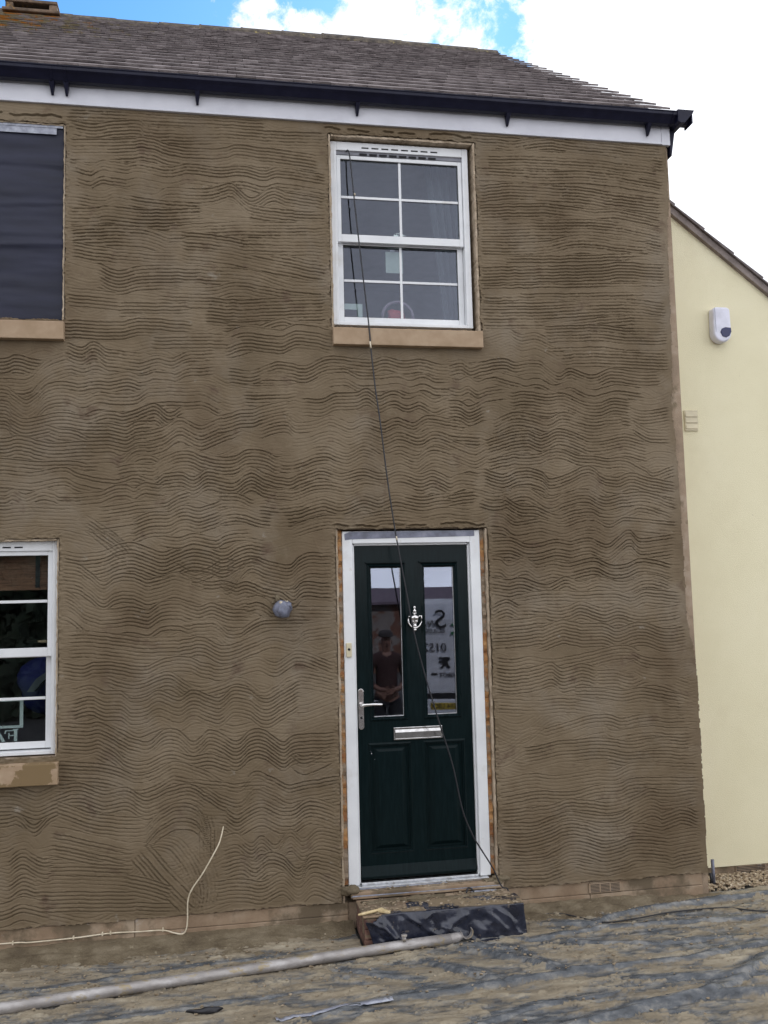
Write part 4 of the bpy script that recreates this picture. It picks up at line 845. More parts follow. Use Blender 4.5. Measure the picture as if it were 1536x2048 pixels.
wc = [(-.008, .02, .655), (-.010, -.015, .648), (-.029, -.05, .582), (-.058, -.065, .527), (-.132, -.06, .403), (-.19, -.05, .322), (-.216, -.04, .253), (-.219, -.03, .141), (-.228, -.025, .085), (-.248, -.02, .062), (-.291, -.016, .068), (-.362, -.014, .089), (-.488, -.013, .092), (-.656, -.013, .097), (-.849, -.013, .088), (-1.094, -.013, .084), (-1.255, -.014, .090), (-2.2, -.014, .09), (-3.4, -.014, .088)]
m = MB(); m.tube(smooth(wc), .0042, 8); wco = m.build('cream_cable', 'wcable'); tag(wco, 'thin cream cable from the render, clipped along the plinth at lower left', 'cable')
for x, z in ((-.36, .091), (-.655, .097), (-.70, .096), (-.86, .088), (-1.19, .087)):
    m = MB(); m.box(x - .004, x + .004, -.0185, -.006, z - .008, z + .012); m.build('cable_clip', 'wcable', wco)

# ------------------------------------------------------------------ plastic sheeting on the ground
def seg_d(X, Y, pts):
    """distance to a polyline, and position along it 0..1"""
    best = np.full(X.shape, 1e9); tt = np.zeros(X.shape); n = len(pts) - 1; sg = np.zeros(X.shape)
    for i in range(n):
        ax, ay = pts[i]; bx, by = pts[i + 1]; L2 = (bx - ax) ** 2 + (by - ay) ** 2
        t = np.clip(((X - ax) * (bx - ax) + (Y - ay) * (by - ay)) / L2, 0, 1)
        d = np.hypot(X - ax - t * (bx - ax), Y - ay - t * (by - ay)); s = np.sign((bx - ax) * (Y - ay) - (by - ay) * (X - ax))
        mk = d < best; best = np.where(mk, d, best); tt = np.where(mk, (i + t) / n, tt); sg = np.where(mk, s, sg)
    return best, tt, sg
gx = np.concatenate([np.arange(-3.4, -1.45, .02), np.arange(-1.45, 3.9, .0065), np.arange(3.9, 6.0, .02)]); gy = np.concatenate([np.arange(-3.1, -1.8, .02), np.arange(-1.8, .07, .0065)])
X, Y = np.meshgrid(gx, gy, indexing='ij')
H = .010 + .014 * (fbm(X / .5, Y / .22, 101, 4) - .5) + .005 * (fbm(X / .11, Y / .05, 104, 4) - .5)
crest = np.zeros_like(X)
FOLDS = [([(.35, -1.20), (.764, -1.062), (1.101, -1.048), (1.529, -1.016), (1.936, -.952), (2.453, -.941), (2.991, -.817), (3.6, -.74)], .030, .024),
         ([(1.2, -1.66), (1.702, -1.498), (1.978, -1.441), (2.319, -1.382), (2.65, -1.436), (3.2, -1.46)], .040, .036),
         ([(2.245, -1.421), (2.553, -1.26), (2.831, -1.067), (3.1, -.9), (3.5, -.7)], .045, .03),
         ([(1.564, -.40), (1.706, -.502), (2.183, -.40), (2.787, -.452), (3.229, -.457), (3.9, -.50)], .028, .020),
         ([(1.80, -.24), (2.166, -.33), (2.377, -.226), (2.9, -.14), (3.484, -.07), (4.1, -.06)], .035, .028),
         ([(1.30, -.50), (1.55, -.72), (1.75, -.95)], .05, .022), ([(1.05, -.62), (1.20, -.80), (1.42, -1.0)], .05, .02), ([(1.9, -.52), (2.05, -.62), (2.4, -.72), (3.0, -.68)], .03, .016),
         ([(.55, -.62), (.75, -.75), (1.0, -.86)], .03, .014), ([(2.0, -1.1), (2.3, -1.16), (2.9, -1.25), (3.5, -1.5)], .03, .016), ([(.9, -1.5), (1.5, -1.3), (1.9, -1.24)], .03, .014),
         ([(-1.3, -1.0), (-.6, -.98), (.1, -.9), (.5, -.86)], .02, .010), ([(-1.2, -.55), (-.5, -.47), (0, -.40), (.5, -.36)], .02, .008), ([(1.3, -.44), (1.6, -.60), (1.7, -.85)], .03, .014)]
for pts, w_, h in FOLDS:
    wb_ = .02 * (fbm(X / .2, Y / .2, 120, 3) - .5)
    d, t, s = seg_d(X, Y + wb_, pts)
    pr = np.exp(-(d / np.where(s > 0, w_ * 1.4, w_ * .35)) ** 2) * np.sin(np.clip(t, .02, .98) * math.pi) ** .4
    crest = np.maximum(crest, pr * (.5 + 2 * vn(X / .3, Y / .3, 123) * .6)); H += 1.15 * h * pr - .006 * np.exp(-((d - w_ * .6) / (w_ * .3)) ** 2) * (s <= 0) * (pr > .01)
mud = fbm(X / .26, Y / .085, 130, 5, .62) + .50 * (fbm(X / .06, Y / .022, 133, 4, .7) - .5) - .62 * np.clip(crest, 0, 1) + .03 * sstep(1.3, .2, X)
mud += .075 + .05 * sstep(1.2, 0, X)
film = sstep(.34, .72, mud + .16 * (fbm(X / .018, Y / .010, 137, 3, .6) - .5)); cl_ = fbm(X / .16, Y / .07, 151, 6, .72) - .25 * np.clip(crest, 0, 1)
clot = sstep(.565, .60, cl_); bare = sstep(.375, .35, cl_ + .02)
mm = np.clip(film * .92 * (1 - .75 * bare) + clot * .8, 0, 1)
H += mm * .0025 + clot * .006 + mm * .004 * fbm(X / .02, Y / .014, 140, 3)
rg_ = 1 - np.abs(fbm(X / .55 + .8 * Y, Y / .10 + .25 * X, 145, 3) - .5) * 9; H += .010 * np.clip(rg_, 0, 1) ** 2 + .004 * np.clip(1 - np.abs(fbm(X / .2 - Y, Y / .06, 148, 3) - .5) * 9, 0, 1) ** 2
H += road_h(Y) + .002
cut = (X > .765) & (X < 1.71) & (Y > -.375)
# right edge of the sheet near the gravel, left edge hidden under the droppings
cut |= (Y > -.01 + .01 * np.sin(X * 9)) & (X < 3.08)
cut |= (X >= 3.06) & (Y > .135 + .03 * (vn(X / .2, X * 0, 150) - .5) + .02 * (X - 3.1))
k = ~cut; Fq = k[:-1, :-1] & k[1:, :-1] & k[1:, 1:] & k[:-1, 1:]
idx = np.arange(X.size).reshape(X.shape); F = np.stack([idx[:-1, :-1], idx[1:, :-1], idx[1:, 1:], idx[:-1, 1:]], -1)[Fq]
ps = material('black_polythene', (.100, .108, .118), .27, (.054, .060, .068), (.225, .22, .208), 17, 12, bump=.8, bscale=110, bdist=.004, spec=.4, stretch=(.55, 1.7, 1), contrast=(.36, .64))
def mudcol():
    t = ps.node_tree; L = t.links.new; co = t.nodes.new('ShaderNodeTexCoord')
    n = t.nodes.new('ShaderNodeTexNoise'); n.inputs['Scale'].default_value = 7; n.inputs['Detail'].default_value = 10; n.inputs['Roughness'].default_value = .7
    mp = t.nodes.new('ShaderNodeMapping'); mp.inputs['Scale'].default_value = (.5, 1.5, 1); L(co.outputs['Object'], mp.inputs[0]); L(mp.outputs[0], n.inputs['Vector'])
    rp_ = t.nodes.new('ShaderNodeValToRGB'); e = rp_.color_ramp.elements; e[0].position = .33; e[0].color = (.150, .122, .084, 1); e[1].position = .66; e[1].color = (.38, .33, .245, 1)
    q = e.new(.5); q.color = (.262, .217, .152, 1); L(n.outputs['Fac'], rp_.inputs[0]); return rp_.outputs[0]
attr_mix(ps, 'mud', mudcol(), .0, 1., rough2=.8)
sheet = quadmesh('plastic_sheet', np.stack([X, Y, H], -1).reshape(-1, 3), F, ps, attrs={'mud': mm})
tag(sheet, 'creased black plastic sheeting smeared with sandy mud over the ground', 'plastic sheeting')
def sheet_z(x, y):
    i = min(max(np.searchsorted(gx, x), 0), len(gx) - 1); j = min(max(np.searchsorted(gy, y), 0), len(gy) - 1); return float(H[i, j])

# mortar droppings banked against the wall
gx2 = np.arange(-3.4, 3.3, .008); gy2 = np.arange(-.62, .004, .008)
X2, Y2 = np.meshgrid(gx2, gy2, indexing='ij')
edge_y = np.interp(X2, [-3.4, -1.3, -.68, -.31, .19, .42, .70, .76, 1.72, 1.8, 2.2, 2.8, 3.1, 3.3], [-.26, -.25, -.29, -.26, -.33, -.20, -.17, -.12, -.12, -.28, -.25, -.12, -.03, .02])
th_ = (Y2 - edge_y) / .22 + 1.1 * (fbm(X2 / .16, Y2 / .07, 160, 5, .6) - .5)
zz = .012 + np.clip(th_, -.3, 1.0) * .038 + .012 * (fbm(X2 / .04, Y2 / .03, 165, 4, .6) - .5) + .012 * sstep(-.10, 0, Y2)
zz = np.where(th_ > -.28, zz, -.03)
k = (th_ > -.25) & ~((X2 > .768) & (X2 < 1.707) & (Y2 > -.377)); Fq = k[:-1, :-1] & k[1:, :-1] & k[1:, 1:] & k[:-1, 1:]
idx = np.arange(X2.size).reshape(X2.shape); F = np.stack([idx[:-1, :-1], idx[1:, :-1], idx[1:, 1:], idx[:-1, 1:]], -1)[Fq]
tag(quadmesh('mortar_spill', np.stack([X2, Y2, zz], -1).reshape(-1, 3), F, 'mortar'), 'wet brown mortar droppings banked along the foot of the wall', kind='stuff')

# crumbs of mortar scattered over sheet and step
mb = MB(); rnd = random.Random(31)
for i in range(1500):
    x, y = rnd.uniform(-1.5, 3.7), -abs(rnd.gauss(0, .65)) - .03
    if y < -1.75 or (.74 < x < 1.73 and y > -.40): continue
    r0 = rnd.choice((.003, .004, .005, .007)) * rnd.uniform(.7, 1.3); mb.lump((x, y, sheet_z(x, y) + r0 * .4), r0, i, 1, (1.3, 1.1, .6))
for i in range(260):
    x, y = rnd.uniform(.775, 1.70), rnd.uniform(-.36, -.085); r0 = rnd.uniform(.003, .009)
    mb.lump((x, y, .1895 + r0 * .3), r0, i, 1, (1.4, 1.2, .55))
for i in range(60):
    x = rnd.uniform(.76, 1.66); r0 = rnd.uniform(.003, .008); mb.lump((x, rnd.uniform(-.05, -.015), .2265 + r0 * .4), r0, i, 1, (1.4, 1, .6))
tag(mb.build('mortar_crumbs', 'crumb'), 'scattered crumbs of mortar on the sheeting and doorstep', kind='stuff')
mb = MB()
for i in range(26):
    x = rnd.uniform(.80, 1.62); mb.lump((x, -.10 - rnd.uniform(0, .08), .188), rnd.uniform(.015, .04), i, 2, (1.8, .8, .28), .3)
mb.lump((.742, -.035, .235), .042, 77, 3, (1.2, .7, .75), .2); mb.lump((1.68, -.03, .232), .04, 78, 3, (1.4, .7, .6), .25); mb.lump((1.62, -.03, .228), .03, 79, 3, (1.6, .7, .4), .25)
tag(mb.build('mortar_splashes', 'mortar'), 'dollops of fresh mortar on the doorstep and sill', kind='stuff')

# polythene draped over the step
nu, nv = 150, 90
U, Vv = np.meshgrid(np.linspace(0, 1, nu), np.linspace(0, 1, nv), indexing='ij')
Ltop = .20; Lf = .20; tot = Ltop + Lf + .06; s = Vv * tot
xl = .770 + .10 * sstep(Ltop, tot, s) + .01 * np.sin(s * 30); xr = 1.725 + .006 * np.sin(s * 22)
xx = xl + (xr - xl) * U
n1 = fbm(U * 7 + Vv * 1.5, Vv * 3 - U * 3, 170, 4, .55); cre = np.abs(fbm(U * 5 - Vv * 2.2, Vv * 2 + U * 2, 175, 3) - .5) * 2
dsp = .004 + .022 * np.clip(1 - cre * 4, 0, 1) * sstep(.2, .5, Vv) + .016 * (n1 - .35)
fo, _, _ = seg_d(U, Vv, [(.48, .62), (.56, .72), (.63, .80), (.72, .98)]); dsp += .020 * np.exp(-(fo / .025) ** 2)
fo, _, _ = seg_d(U, Vv, [(.62, .50), (.50, .62), (.38, .80), (.36, .93)]); dsp += .018 * np.exp(-(fo / .03) ** 2)
fo, _, _ = seg_d(U, Vv, [(.10, .50), (.15, .75), (.12, .97)]); dsp += .018 * np.exp(-(fo / .02) ** 2)
fo, _, _ = seg_d(U, Vv, [(.22, .50), (.17, .70), (.27, .93)]); dsp += .014 * np.exp(-(fo / .02) ** 2)
topm = 1 - sstep(Ltop - .03, Ltop + .03, s); dsp = np.abs(dsp) * (1 - .75 * topm) * (1 - .55 * sstep(.55, .9, U)) + .001
sy = np.where(s < Ltop, -.375 + (Ltop - s), -.375); sz = np.where(s < Ltop, .1885, .1885 - (s - Ltop))
fl = s > Ltop + .178; sy = np.where(fl, -.375 - (s - Ltop - .178), sy); sz = np.where(fl, .0105, sz)
yy = sy - dsp * (1 - topm); zz = sz + dsp * topm + .004 * (1 - topm) * (s < Ltop + .02)
zz = np.maximum(zz, .012 + .008 * n1 * fl)
mdd = sstep(.42, .58, fbm(U * 9, Vv * 5, 190, 4, .6)) * (1 - sstep(Ltop - .03, Ltop + .01, s)) + .4 * sstep(.71, .76, fbm(U * 16, Vv * 9, 195, 4, .6))
hole = (s < .14 - .14 * sstep(.0, .4, U) + .04 * (n1 - .5) + .08 * (U < .28) ); k = ~hole
Fq = k[:-1, :-1] & k[1:, :-1] & k[1:, 1:] & k[:-1, 1:]
idx = np.arange(xx.size).reshape(xx.shape); F = np.stack([idx[:-1, :-1], idx[1:, :-1], idx[1:, 1:], idx[:-1, 1:]], -1)[Fq]
ps2 = material('step_polythene', (.016, .019, .034), .22, (.010, .012, .022), (.034, .038, .058), 12, 8, bump=.6, bscale=14, bdist=.012, spec=.6)
attr_mix(ps2, 'mud', (.22, .165, .10), .1, .9, rough2=.85)
dr = quadmesh('step_cover', np.stack([xx, yy, zz], -1).reshape(-1, 3), F[:, ::-1], ps2, attrs={'mud': mdd}); dr.modifiers.new('thick', 'SOLIDIFY').thickness = .001
tag(dr, 'shiny crumpled black polythene draped over the front of the doorstep', 'plastic sheet')

# cream scraper lying on the step, tape strip on the sheet, offcut, metal pole
m = MB(); m.tube(smooth([(.742, -.365, .199), (.80, -.345, .200), (.845, -.33, .202), (.872, -.322, .203)]), [.006, .0065, .007, .0075, .008] + [.0085] * 20, 8)
m.prism([(.858, -.325), (.868, -.300), (.890, -.292), (.905, -.325), (.930, -.362), (.915, -.368), (.885, -.345)], .192, .206, 'z')
sp2 = m.build('scraper', 'beige', None, bevel=.002); tag(sp2, 'small cream T-shaped plastic scraper lying on the left end of the doorstep', 'scraper')
def strip(name, pts, w_, mat, lift=.004):
    vs = []; P = smooth([(a, b, 0) for a, b in pts], 12)
    for i, p in enumerate(P):
        d = (P[min(i + 1, len(P) - 1)] - P[max(i - 1, 0)]).normalized(); n = Vector((-d.y, d.x, 0)) * w_ / 2
        zt_ = max(sheet_z(p.x + a, p.y + b) for a in (-.03, 0, .03) for b in (-.03, -.015, 0, .015, .03))
        for q in (p + n, p - n): vs.append((q.x, q.y, max(zt_ - .004, sheet_z(q.x, q.y) + lift)))
    k = len(P); m = MB(); m.add(vs, [(2 * i, 2 * i + 1, 2 * i + 3, 2 * i + 2) for i in range(k - 1)], True); o = m.build(name, mat); s_ = o.modifiers.new('thick', 'SOLIDIFY'); s_.thickness = .001; return o
tag(strip('tape_strip', [(.23, -1.160), (.42, -1.13), (.62, -1.105), (.805, -1.080)], .032, 'palet', .003), 'pale silver tape strip stuck to the sheeting, foreground', 'tape')
m = MB(); m.prism([(1.470, -.112), (1.50, -.098), (1.60, -.100), (1.635, -.112), (1.60, -.125), (1.50, -.124)], .1935, .196, 'z'); tag(m.build('tape_scrap', 'palet', None), 'pale torn scrap of tape on the right end of the doorstep', 'tape')
m = MB(); m.tube(smooth([(1.44, -.125, .195), (1.455, -.110, .215), (1.475, -.108, .212), (1.49, -.118, .195)]), .006, 6); tag(m.build('black_offcut', 'black'), 'short curled black offcut on the doorstep beside the tape scrap', 'offcut')
m = MB(); P = [(-2.6, -1.04), (-1.083, -.790), (-.133, -.636), (.961, -.459), (1.262, -.424)]
pz = .045
m.tube([(a, b, pz) for a, b in P], .0285, 24)
pole = m.build('metal_pole', 'tube'); tag(pole, 'long grey galvanised metal pole lying on the sheeting by the doorstep', 'pole')
m = MB(); hk = []; ho = []; hx, hz = 1.362, .070
for t in np.linspace(math.pi * .98, math.pi * 2.16, 16): hk.append((hx + .030 * math.cos(t), hz + .030 * math.sin(t))); ho.append((hx + .036 * math.cos(t), hz + .036 * math.sin(t)))
m.prism(hk + ho[::-1], -.425, -.385); m.tube([(1.255, -.426, pz), (1.30, -.414, pz), (1.335, -.404, pz + .004)], [.0285, .027, .018], 16)
m.build('hook', 'tube', pole, bevel=.001)
m = MB(); m.tube([(.985, -.470, .072), (.985, -.468, .098)], .011, 12); m.tube([(.985, -.468, .098), (.985, -.468, .106)], .017, 14); m.build('bolt', 'tube', pole)
m = MB(); m.lump((-.10, -1.02, sheet_z(-.10, -1.02) + .014), .03, 3, 2, (2.6, .5, .5), .3); tag(m.build('crumpled_scrap', 'black'), 'dark curled scrap of plastic in the lower left foreground', 'scrap')

# gravel margin by the cream house
mb = MB(); rnd = random.Random(2)
for i in range(2600):
    x, y = rnd.uniform(3.11, 5.2), rnd.uniform(.09, .375); r0 = rnd.uniform(.006, .013)
    mb.lump((x, y, .006 + rnd.uniform(0, .016)), r0, i, 1, (1.3, 1, .8), .3)
tag(mb.build('gravel', 'pebble'), 'buff gravel margin along the foot of the cream wall', kind='stuff')

# ------------------------------------------------------------------ neighbour
nb = empty('neighbour_house', (0, 0, 0)); tag(nb, 'cream painted rendered house at the right edge with a sloping tiled verge', 'house')
NY = .38; apx, apz = 1.9, 5.865; sl2 = .786; exr = 6.6
def nz_(x): return apz - sl2 * abs(x - apx)
m = MB(); m.prism([(3.112, .066), (exr, .066), (exr, nz_(exr)), (3.112, nz_(3.112))], NY, 9.0); m.build('wall', 'cream', nb)
m = MB(); m.box(3.112, exr - .005, NY + .012, 8.9, -.02, .0655); npl = m.build('plinth', 'plinth', nb)
m = MB(); m.box(3.515, 3.750, NY + .004, NY + .0118, .004, .060); a_ = m.build('air_brick', 'plinth', npl, bevel=.001)
m = MB()
for i in range(5): m.box(3.523, 3.742, NY + .0035, NY + .008, .0095 + i * .010, .0145 + i * .010)
m.build('slot', 'slot', a_)
m = MB(); n_ = (sl2 / math.hypot(1, sl2), 1 / math.hypot(1, sl2))
def vg(a, b, off0, off1, y0, y1, mb): mb.prism([(a + n_[0] * off0, nz_(a) + n_[1] * off0), (b + n_[0] * off0, nz_(b) + n_[1] * off0), (b + n_[0] * off1, nz_(b) + n_[1] * off1), (a + n_[0] * off1, nz_(a) + n_[1] * off1)], y0, y1)
vg(3.112, exr + .2, -.004, .043, NY - .035, 9.0, m)
nroof = m.build('roof', 'cement', nb, bevel=.003)
m = MB(); a = 3.05; 
while a < exr:
    b = a + .225; off = .0432
    m.prism([(a + n_[0] * off, nz_(a) + n_[1] * off), (b + n_[0] * off, nz_(b) + n_[1] * off), (b + n_[0] * (off + .022), nz_(b) + n_[1] * (off + .022)), (a + n_[0] * (off + .009), nz_(a) + n_[1] * (off + .009))], NY - .055, 9.0); a = b + .0005
m.build('roof_tiles', 'tile', nroof)
# overflow / louvre vent and alarm box
m = MB(); m.box(3.315, 3.419, NY - .012, NY - .0005, 3.145, 3.296); lv = m.build('louvre_vent', 'bell', nb, bevel=.002)
m = MB()
for i in range(3): m.prism([(NY - .0125, 3.158 + i * .044), (NY - .019, 3.160 + i * .044), (NY - .0125, 3.198 + i * .044)], 3.322, 3.412, 'x')
m.build('slat', 'bell', lv)
# alarm
cx, cz = 3.622, 3.925
def alarm_outline(w_, zt, zb):
    pts = [(cx - w_ * .93, zt - .012), (cx - w_ * .55, zt), (cx + w_ * .55, zt), (cx + w_ * .93, zt - .012)]
    for t in np.linspace(0, -math.pi, 15): pts.append((cx + w_ * math.cos(t) * .98, zb + w_ + w_ * math.sin(t)))
    return pts
m = MB(); m.prism(alarm_outline(.072, 4.058, 3.795), NY - .075, NY - .0005); alb = m.build('alarm_box', 'alarm', None, bevel=.014, seg=3); tag(alb, 'white alarm box with a dark blue lens on the cream wall', 'alarm')
m = MB(); m.prism([(3.600, 3.868), (3.612, 3.893), (3.640, 3.905), (3.685, 3.902), (3.688, 3.872), (3.672, 3.842), (3.645, 3.828), (3.615, 3.836)], NY - .080, NY - .070); m.build('lens', 'navy', alb, bevel=.003)
m = MB(); m.box(3.566, 3.568, NY - .0765, NY - .0745, 3.87, 4.05); m.build('seam', 'ducttape', alb)
# conduit stub in the corner
m = MB(); m.tube([(3.245, .20, -.01), (3.243, .20, .175)], .011, 12); pc = m.build('pipe_stub', 'ducttape'); tag(pc, 'short grey pipe stub in the corner between the two houses', 'pipe')
m = MB(); m.tube([(3.222, .195, -.01), (3.224, .195, .05), (3.219, .195, .09)], .009, 10); m.build('cable_tail', 'black', pc)

# ------------------------------------------------------------------ across the road (seen in the door and window glass)
M['vanpaint'] = material('white_van_paint', (.62, .63, .66), .25, coat=.5)
M['vanblack'] = material('van_trim', (.015, .015, .017), .5)
M['tyre'] = material('tyre_rubber', (.02, .02, .02), .8); M['yellow'] = material('yellow_plate', (.48, .35, .05), .4)
M['greenpaint'] = material('green_vinyl', (.02, .16, .06), .4); M['redlens'] = material('red_lens', (.45, .02, .02), .2)
van = empty('van', (3.09, -9.9, -.25)); van.rotation_euler.z = R(12.5); tag(van, 'white panel van with signwritten rear doors, reflected in the door glass', 'van')
Y0 = -9.9; x0, x1 = 3.09, 4.95; zb, zt = -.25, 1.96
m = MB(); m.prism([(Y0 + .02, zb + .30), (Y0 + .03, zb + .55), (Y0 - .02, zt - .35), (Y0 - .12, zt - .05), (Y0 - .25, zt), (Y0 - 3.0, zt + .01), (Y0 - 3.6, zt - .22), (Y0 - 4.2, zt - .85), (Y0 - 4.75, zt - 1.02), (Y0 - 4.9, zb + .6), (Y0 - 4.9, zb + .28)], x0, x1, 'x')
m.build('body', 'vanpaint', van, bevel=.07, seg=4)
rb = MB(); rb.box(x0 + .03, x1 - .03, Y0 + .02, Y0 + .10, zb + .24, zb + .50); rb.build('bumper', 'vanpaint', van, bevel=.03, seg=3)
rb = MB(); rb.box(x0 + .12, x1 - .12, Y0 + .028, Y0 + .06, zb + .505, zb + .60); rb.build('bumper_trim', 'vanblack', van, bevel=.008)
for s_, xa, xb in ((0, x0 + .10, 4.015), (1, 4.025, x1 - .10)):
    d = MB(); d.prism([(Y0 + .036, zb + .615), (Y0 - .012, zt - .36), (Y0 - .06, zt - .20), (Y0 - .08, zt - .20), (Y0 - .04, zb + .615)], xa, xb, 'x'); dd = d.build('rear_door', 'vanpaint', van, bevel=.012)
    h = MB(); h.box((xa + xb) / 2 - .05, (xa + xb) / 2 + .05, Y0 + .02, Y0 + .045, zb + .90, zb + .93); h.build('handle', 'vanblack', dd)
for xa in (x0 + .005, x1 - .105):
    t_ = MB(); t_.box(xa, xa + .095, Y0 - .02, Y0 + .035, zb + .75, zb + 1.35); t_.build('tail_light', 'redlens', van, bevel=.01)
for xa in (x0 + .02, x1 - .24):
    for yy_ in (Y0 - .95, Y0 - 4.0):
        w_ = MB(); w_.tube([(xa, yy_, zb + .32), (xa + .22, yy_, zb + .32)], .32, 28); wh = w_.build('wheel', 'tyre', van)
        w_ = MB(); w_.tube([(xa - .005, yy_, zb + .32), (xa + .225, yy_, zb + .32)], .19, 20); w_.build('rim', 'alu', wh)
np_ = MB(); np_.box(3.53, 4.05, Y0 + .1005, Y0 + .108, zb + .33, zb + .441); plate = np_.build('number_plate', 'yellow', van, bevel=.003)
def vt_(s, size, xs_, z, yy_, mat='vanblack', bold=0., parent=van, name='lettering', **k): return text(s, name, mat, size, (xs_, yy_, z), parent, rot=(90, 0, 180), bold=bold, **k)
vt_('FE14 UKX', .115, 4.03, zb + .348, Y0 + .110, bold=.002, parent=plate)
vt_('S', .46, 3.86, 1.46, Y0 + .030, name='signwriting', shear=.1); vt_('WAN', .17, 3.68, 1.48, Y0 + .030, name='signwriting'); vt_('BUILDERS', .105, 3.81, 1.375, Y0 + .035, name='signwriting')
vt_('01522', .205, 3.84, 1.06, Y0 + .045, name='signwriting', shear=.1); vt_('PEUGEOT', .10, 4.13, .615, Y0 + .055, name='badge_lettering', bold=.002)
# rampant-lion style badge: a ragged dark figure
m = MB(); Lc = (3.79, .86)
pts = [(-.10, .09), (-.03, .10), (.03, .09), (.09, .10), (.10, .075), (.045, .06), (.05, .03), (.095, .035), (.10, .012), (.05, -.005), (.03, -.03), (.05, -.06), (.08, -.075), (.075, -.10), (.03, -.085), (0, -.05), (-.03, -.045), (-.05, -.08), (-.09, -.10), (-.10, -.07), (-.07, -.04), (-.05, .01), (-.06, .04), (-.10, .05)]
m.prism([(Lc[0] - a, Lc[1] + b) for a, b in pts], Y0 + .042, Y0 + .052); m.build('badge', 'vanblack', van)
m = MB(); m.prism([(3.92, 1.52), (4.02, 1.56), (4.14, 1.63), (4.14, 1.57), (4.03, 1.51), (3.93, 1.49)], Y0 + .020, Y0 + .034); m.prism([(3.91, 1.39), (4.15, 1.385), (4.15, 1.35), (3.92, 1.345)], Y0 + .026, Y0 + .040); m.build('signwriting', 'greenpaint', van)

# person by the van
skin_m = material('skin', (.22, .115, .085), .6); shirt_m = material('dark_red_shirt', (.040, .016, .016), .85, bump=.4, bscale=30, bdist=.01); trs = material('dark_trousers', (.018, .018, .024), .85, bump=.4, bscale=30, bdist=.01)
person = empty('person', (2.1, -6.1, -.19)); tag(person, 'person in a flat cap and dark red shirt, hands together, reflected in the door glass', 'person')
def skinned(name, nodes, edges, mat, parent, sub=2):
    me = bpy.data.meshes.new(name); me.from_pydata([n[:3] for n in nodes], edges, []); me.update()
    o = link(name, me, mat, parent); sk_ = o.modifiers.new('skin', 'SKIN'); o.modifiers.new('sub', 'SUBSURF').render_levels = sub; o.modifiers['sub'].levels = sub
    sv = me.skin_vertices[0].data
    for i, n in enumerate(nodes): sv[i].radius = (n[3], n[4] if len(n) > 4 else n[3]); sv[i].use_root = i == 0
    for p in me.polygons: p.use_smooth = True
    return o
px_, py_, pz_ = 2.1, -6.1, -.19
def P_(x, y, z, *r): return (px_ + x, py_ + y, pz_ + z, *r)
nodes = [P_(0, 0, .95, .14, .11), P_(0, 0, 1.10, .13, .10), P_(0, 0, 1.30, .15, .10), P_(0, .0, 1.42, .10, .08), P_(0, .01, 1.48, .055), P_(0, .02, 1.54, .062, .07), P_(0, .02, 1.61, .072, .09), P_(0, .015, 1.68, .068, .085), P_(0, .01, 1.73, .04, .05)]
edges = [(i, i + 1) for i in range(8)]
for s_ in (-1, 1):
    b = len(nodes); nodes += [P_(s_ * .18, 0, 1.39, .06), P_(s_ * .27, -.01, 1.12, .045), P_(s_ * .13, .20, 1.02, .034), P_(s_ * .06, .26, 1.01, .030, .022)]
    edges += [(3, b), (b, b + 1), (b + 1, b + 2), (b + 2, b + 3)]
    for k, ln in enumerate((.055, .065, .06, .048)):
        c = len(nodes); zf = 1.035 - k * .018; nodes += [P_(s_ * .035, .285, zf, .0095), P_(s_ * (.035 - ln * .5), .305, zf - .012, .0085), P_(s_ * (.035 - ln), .300, zf - .03, .007)]; edges += [(b + 3, c), (c, c + 1), (c + 1, c + 2)]
    c = len(nodes); nodes += [P_(s_ * .05, .275, 1.05, .011), P_(s_ * .02, .295, 1.065, .009)]; edges += [(b + 3, c), (c, c + 1)]
    b = len(nodes); nodes += [P_(s_ * .10, 0, .86, .09), P_(s_ * .11, .02, .50, .060), P_(s_ * .12, -.01, .10, .040), P_(s_ * .13, .10, .04, .035, .03)]; edges += [(0, b), (b, b + 1), (b + 1, b + 2), (b + 2, b + 3)]
body = skinned('body', nodes, edges, skin_m, person)
nodes = [P_(0, 0, .93, .17, .13), P_(0, 0, 1.10, .155, .12), P_(0, 0, 1.30, .175, .12), P_(0, 0, 1.42, .135, .105), P_(0, .005, 1.50, .075, .075)]; edges = [(0, 1), (1, 2), (2, 3), (3, 4)]
for s_ in (-1, 1):
    b = len(nodes); nodes += [P_(s_ * .18, 0, 1.39, .078), P_(s_ * .27, -.01, 1.12, .058), P_(s_ * .17, .145, 1.05, .048)]; edges += [(3, b), (b, b + 1), (b + 1, b + 2)]
skinned('shirt', nodes, edges, shirt_m, person)
nodes = [P_(0, 0, .95, .15, .12)]; edges = []
for s_ in (-1, 1):
    b = len(nodes); nodes += [P_(s_ * .10, 0, .84, .105), P_(s_ * .11, .02, .50, .078), P_(s_ * .12, -.005, .10, .065)]; edges += [(0, b), (b, b + 1), (b + 1, b + 2)]
skinned('trousers', nodes, edges, trs, person)
m = MB(); m.lathe([(.085, 0), (.098, .015), (.095, .05), (.07, .08), (.02, .092)], (px_, py_ + .01, pz_ + 1.68)); m.prism([(px_ - .085, py_ + .06), (px_ - .07, py_ + .15), (px_, py_ + .175), (px_ + .07, py_ + .15), (px_ + .085, py_ + .06)], pz_ + 1.685, pz_ + 1.70, 'z'); m.build('cap', material('grey_cap', (.05, .045, .045), .9), person)
m = MB(); m.lump((px_, py_ + .108, pz_ + 1.605), .014, 1, 2, (.8, 1, 1.4), .05)
m.build('nose', skin_m, person)
for s_ in (-1, 1): m = MB(); m.lump((px_ + s_ * .078, py_ + .01, pz_ + 1.61), .02, 2, 2, (.4, .8, 1.4), .05); m.build('ear', skin_m, person)
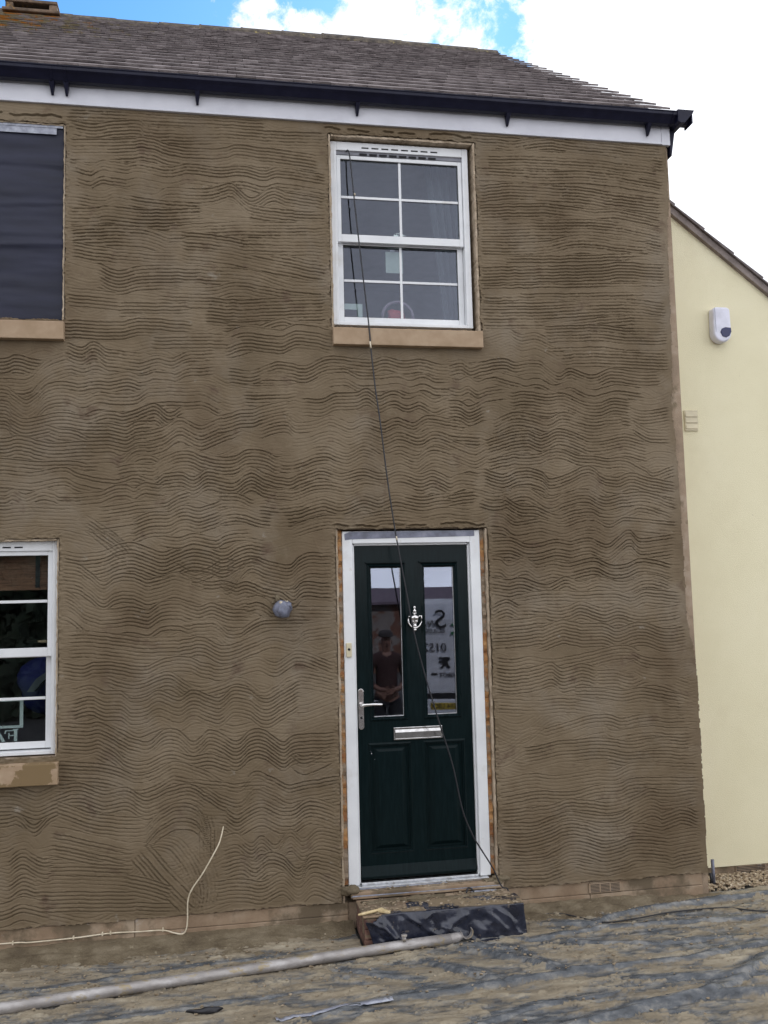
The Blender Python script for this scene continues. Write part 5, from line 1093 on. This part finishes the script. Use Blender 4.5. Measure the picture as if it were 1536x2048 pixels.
m = MB(); m.lump((px_, py_ + .102, pz_ + 1.565), .018, 1, 2, (1.3, .35, .3), .05); m.build('mouth', 'vanblack', person)
for s_ in (-1, 1): m = MB(); m.lump((px_ + s_ * .028, py_ + .098, pz_ + 1.635), .009, 1, 2, (1.3, .5, .6), .05); m.build('eye', 'vanblack', person)
for s_ in (-1, 1):
    m = MB(); m.lump((px_ + s_ * .13, py_ + .06, pz_ + .045), .06, 1, 3, (.85, 2.2, .8), .04); m.build('shoe', 'vanblack', person)

# low brick outbuilding with a purple-grey roof, and dark conifers
gb = empty('outbuilding', (4, -22, 0)); tag(gb, 'low brown brick outbuilding with purplish tiled roof across the road', 'outbuilding')
m = MB(); m.box(-1.5, 12, -26, -22, -.3, 1.86); m.build('wall', material('brown_brick', (.16, .075, .05), .9, scale=3, extra=[((.22, .19, .17), 1.3, .58, .6)]), gb)
m = MB(); m.prism([(-21.7, 1.82), (-21.7, 1.90), (-24, 2.35), (-26.3, 1.90), (-26.3, 1.82)], -1.8, 12.3, 'x'); m.build('roof', material('purple_tiles', (.17, .13, .16), .9, scale=5), gb)
leafm = material('conifer_leaf', (.020, .036, .018), .8, (.012, .022, .010), (.038, .06, .028), 3); bark = material('bark', (.06, .045, .03), .95)
def conifer(x, y, h, w_, seed, label):
    t_ = empty('conifer_tree', (x, y, -.26)); tag(t_, label, 'tree', 'dark conifers across the road')
    m = MB(); m.tube([(x, y, -.3), (x, y, h * .5), (x, y, h * .92)], [.16, .10, .03], 8); m.build('trunk', bark, t_)
    rn = np.random.default_rng(seed); n = 7000
    z = rn.random(n) ** 1.2; a = rn.random(n) * 6.283; rad = w_ * (1 - z) ** .7 * (.55 + .5 * rn.random(n)) * (1 + .25 * np.sin(a * 3 + z * 14))
    c = np.stack([x + rad * np.cos(a), y + rad * np.sin(a), -.1 + z * h], -1)
    d1 = rn.normal(size=(n, 3)) * .09; d2 = rn.normal(size=(n, 3)) * .09; d2[:, 2] -= .06
    V = np.stack([c - d1, c - d2, c + d1, c + d2], 1).reshape(-1, 3)
    quadmesh('crown', V, np.arange(4 * n).reshape(-1, 4), leafm, t_, smooth=False)
for i, (x, y, h, w_, l) in enumerate(((-1.6, -14.5, 5.6, 1.3, 'dark conifer nearest the outbuilding, shortest of the row'), (-3.6, -14.8, 6.4, 1.5, 'dark conifer second from the outbuilding'), (-5.7, -14.4, 6.0, 1.5, 'broad dark conifer in the middle of the row'),
                                      (-7.9, -14.9, 6.8, 1.6, 'tallest dark conifer of the row'), (-10.2, -14.6, 6.1, 1.6, 'dark conifer furthest from the outbuilding'))):
    conifer(x, y, h, w_, i, l)
print('scene built')
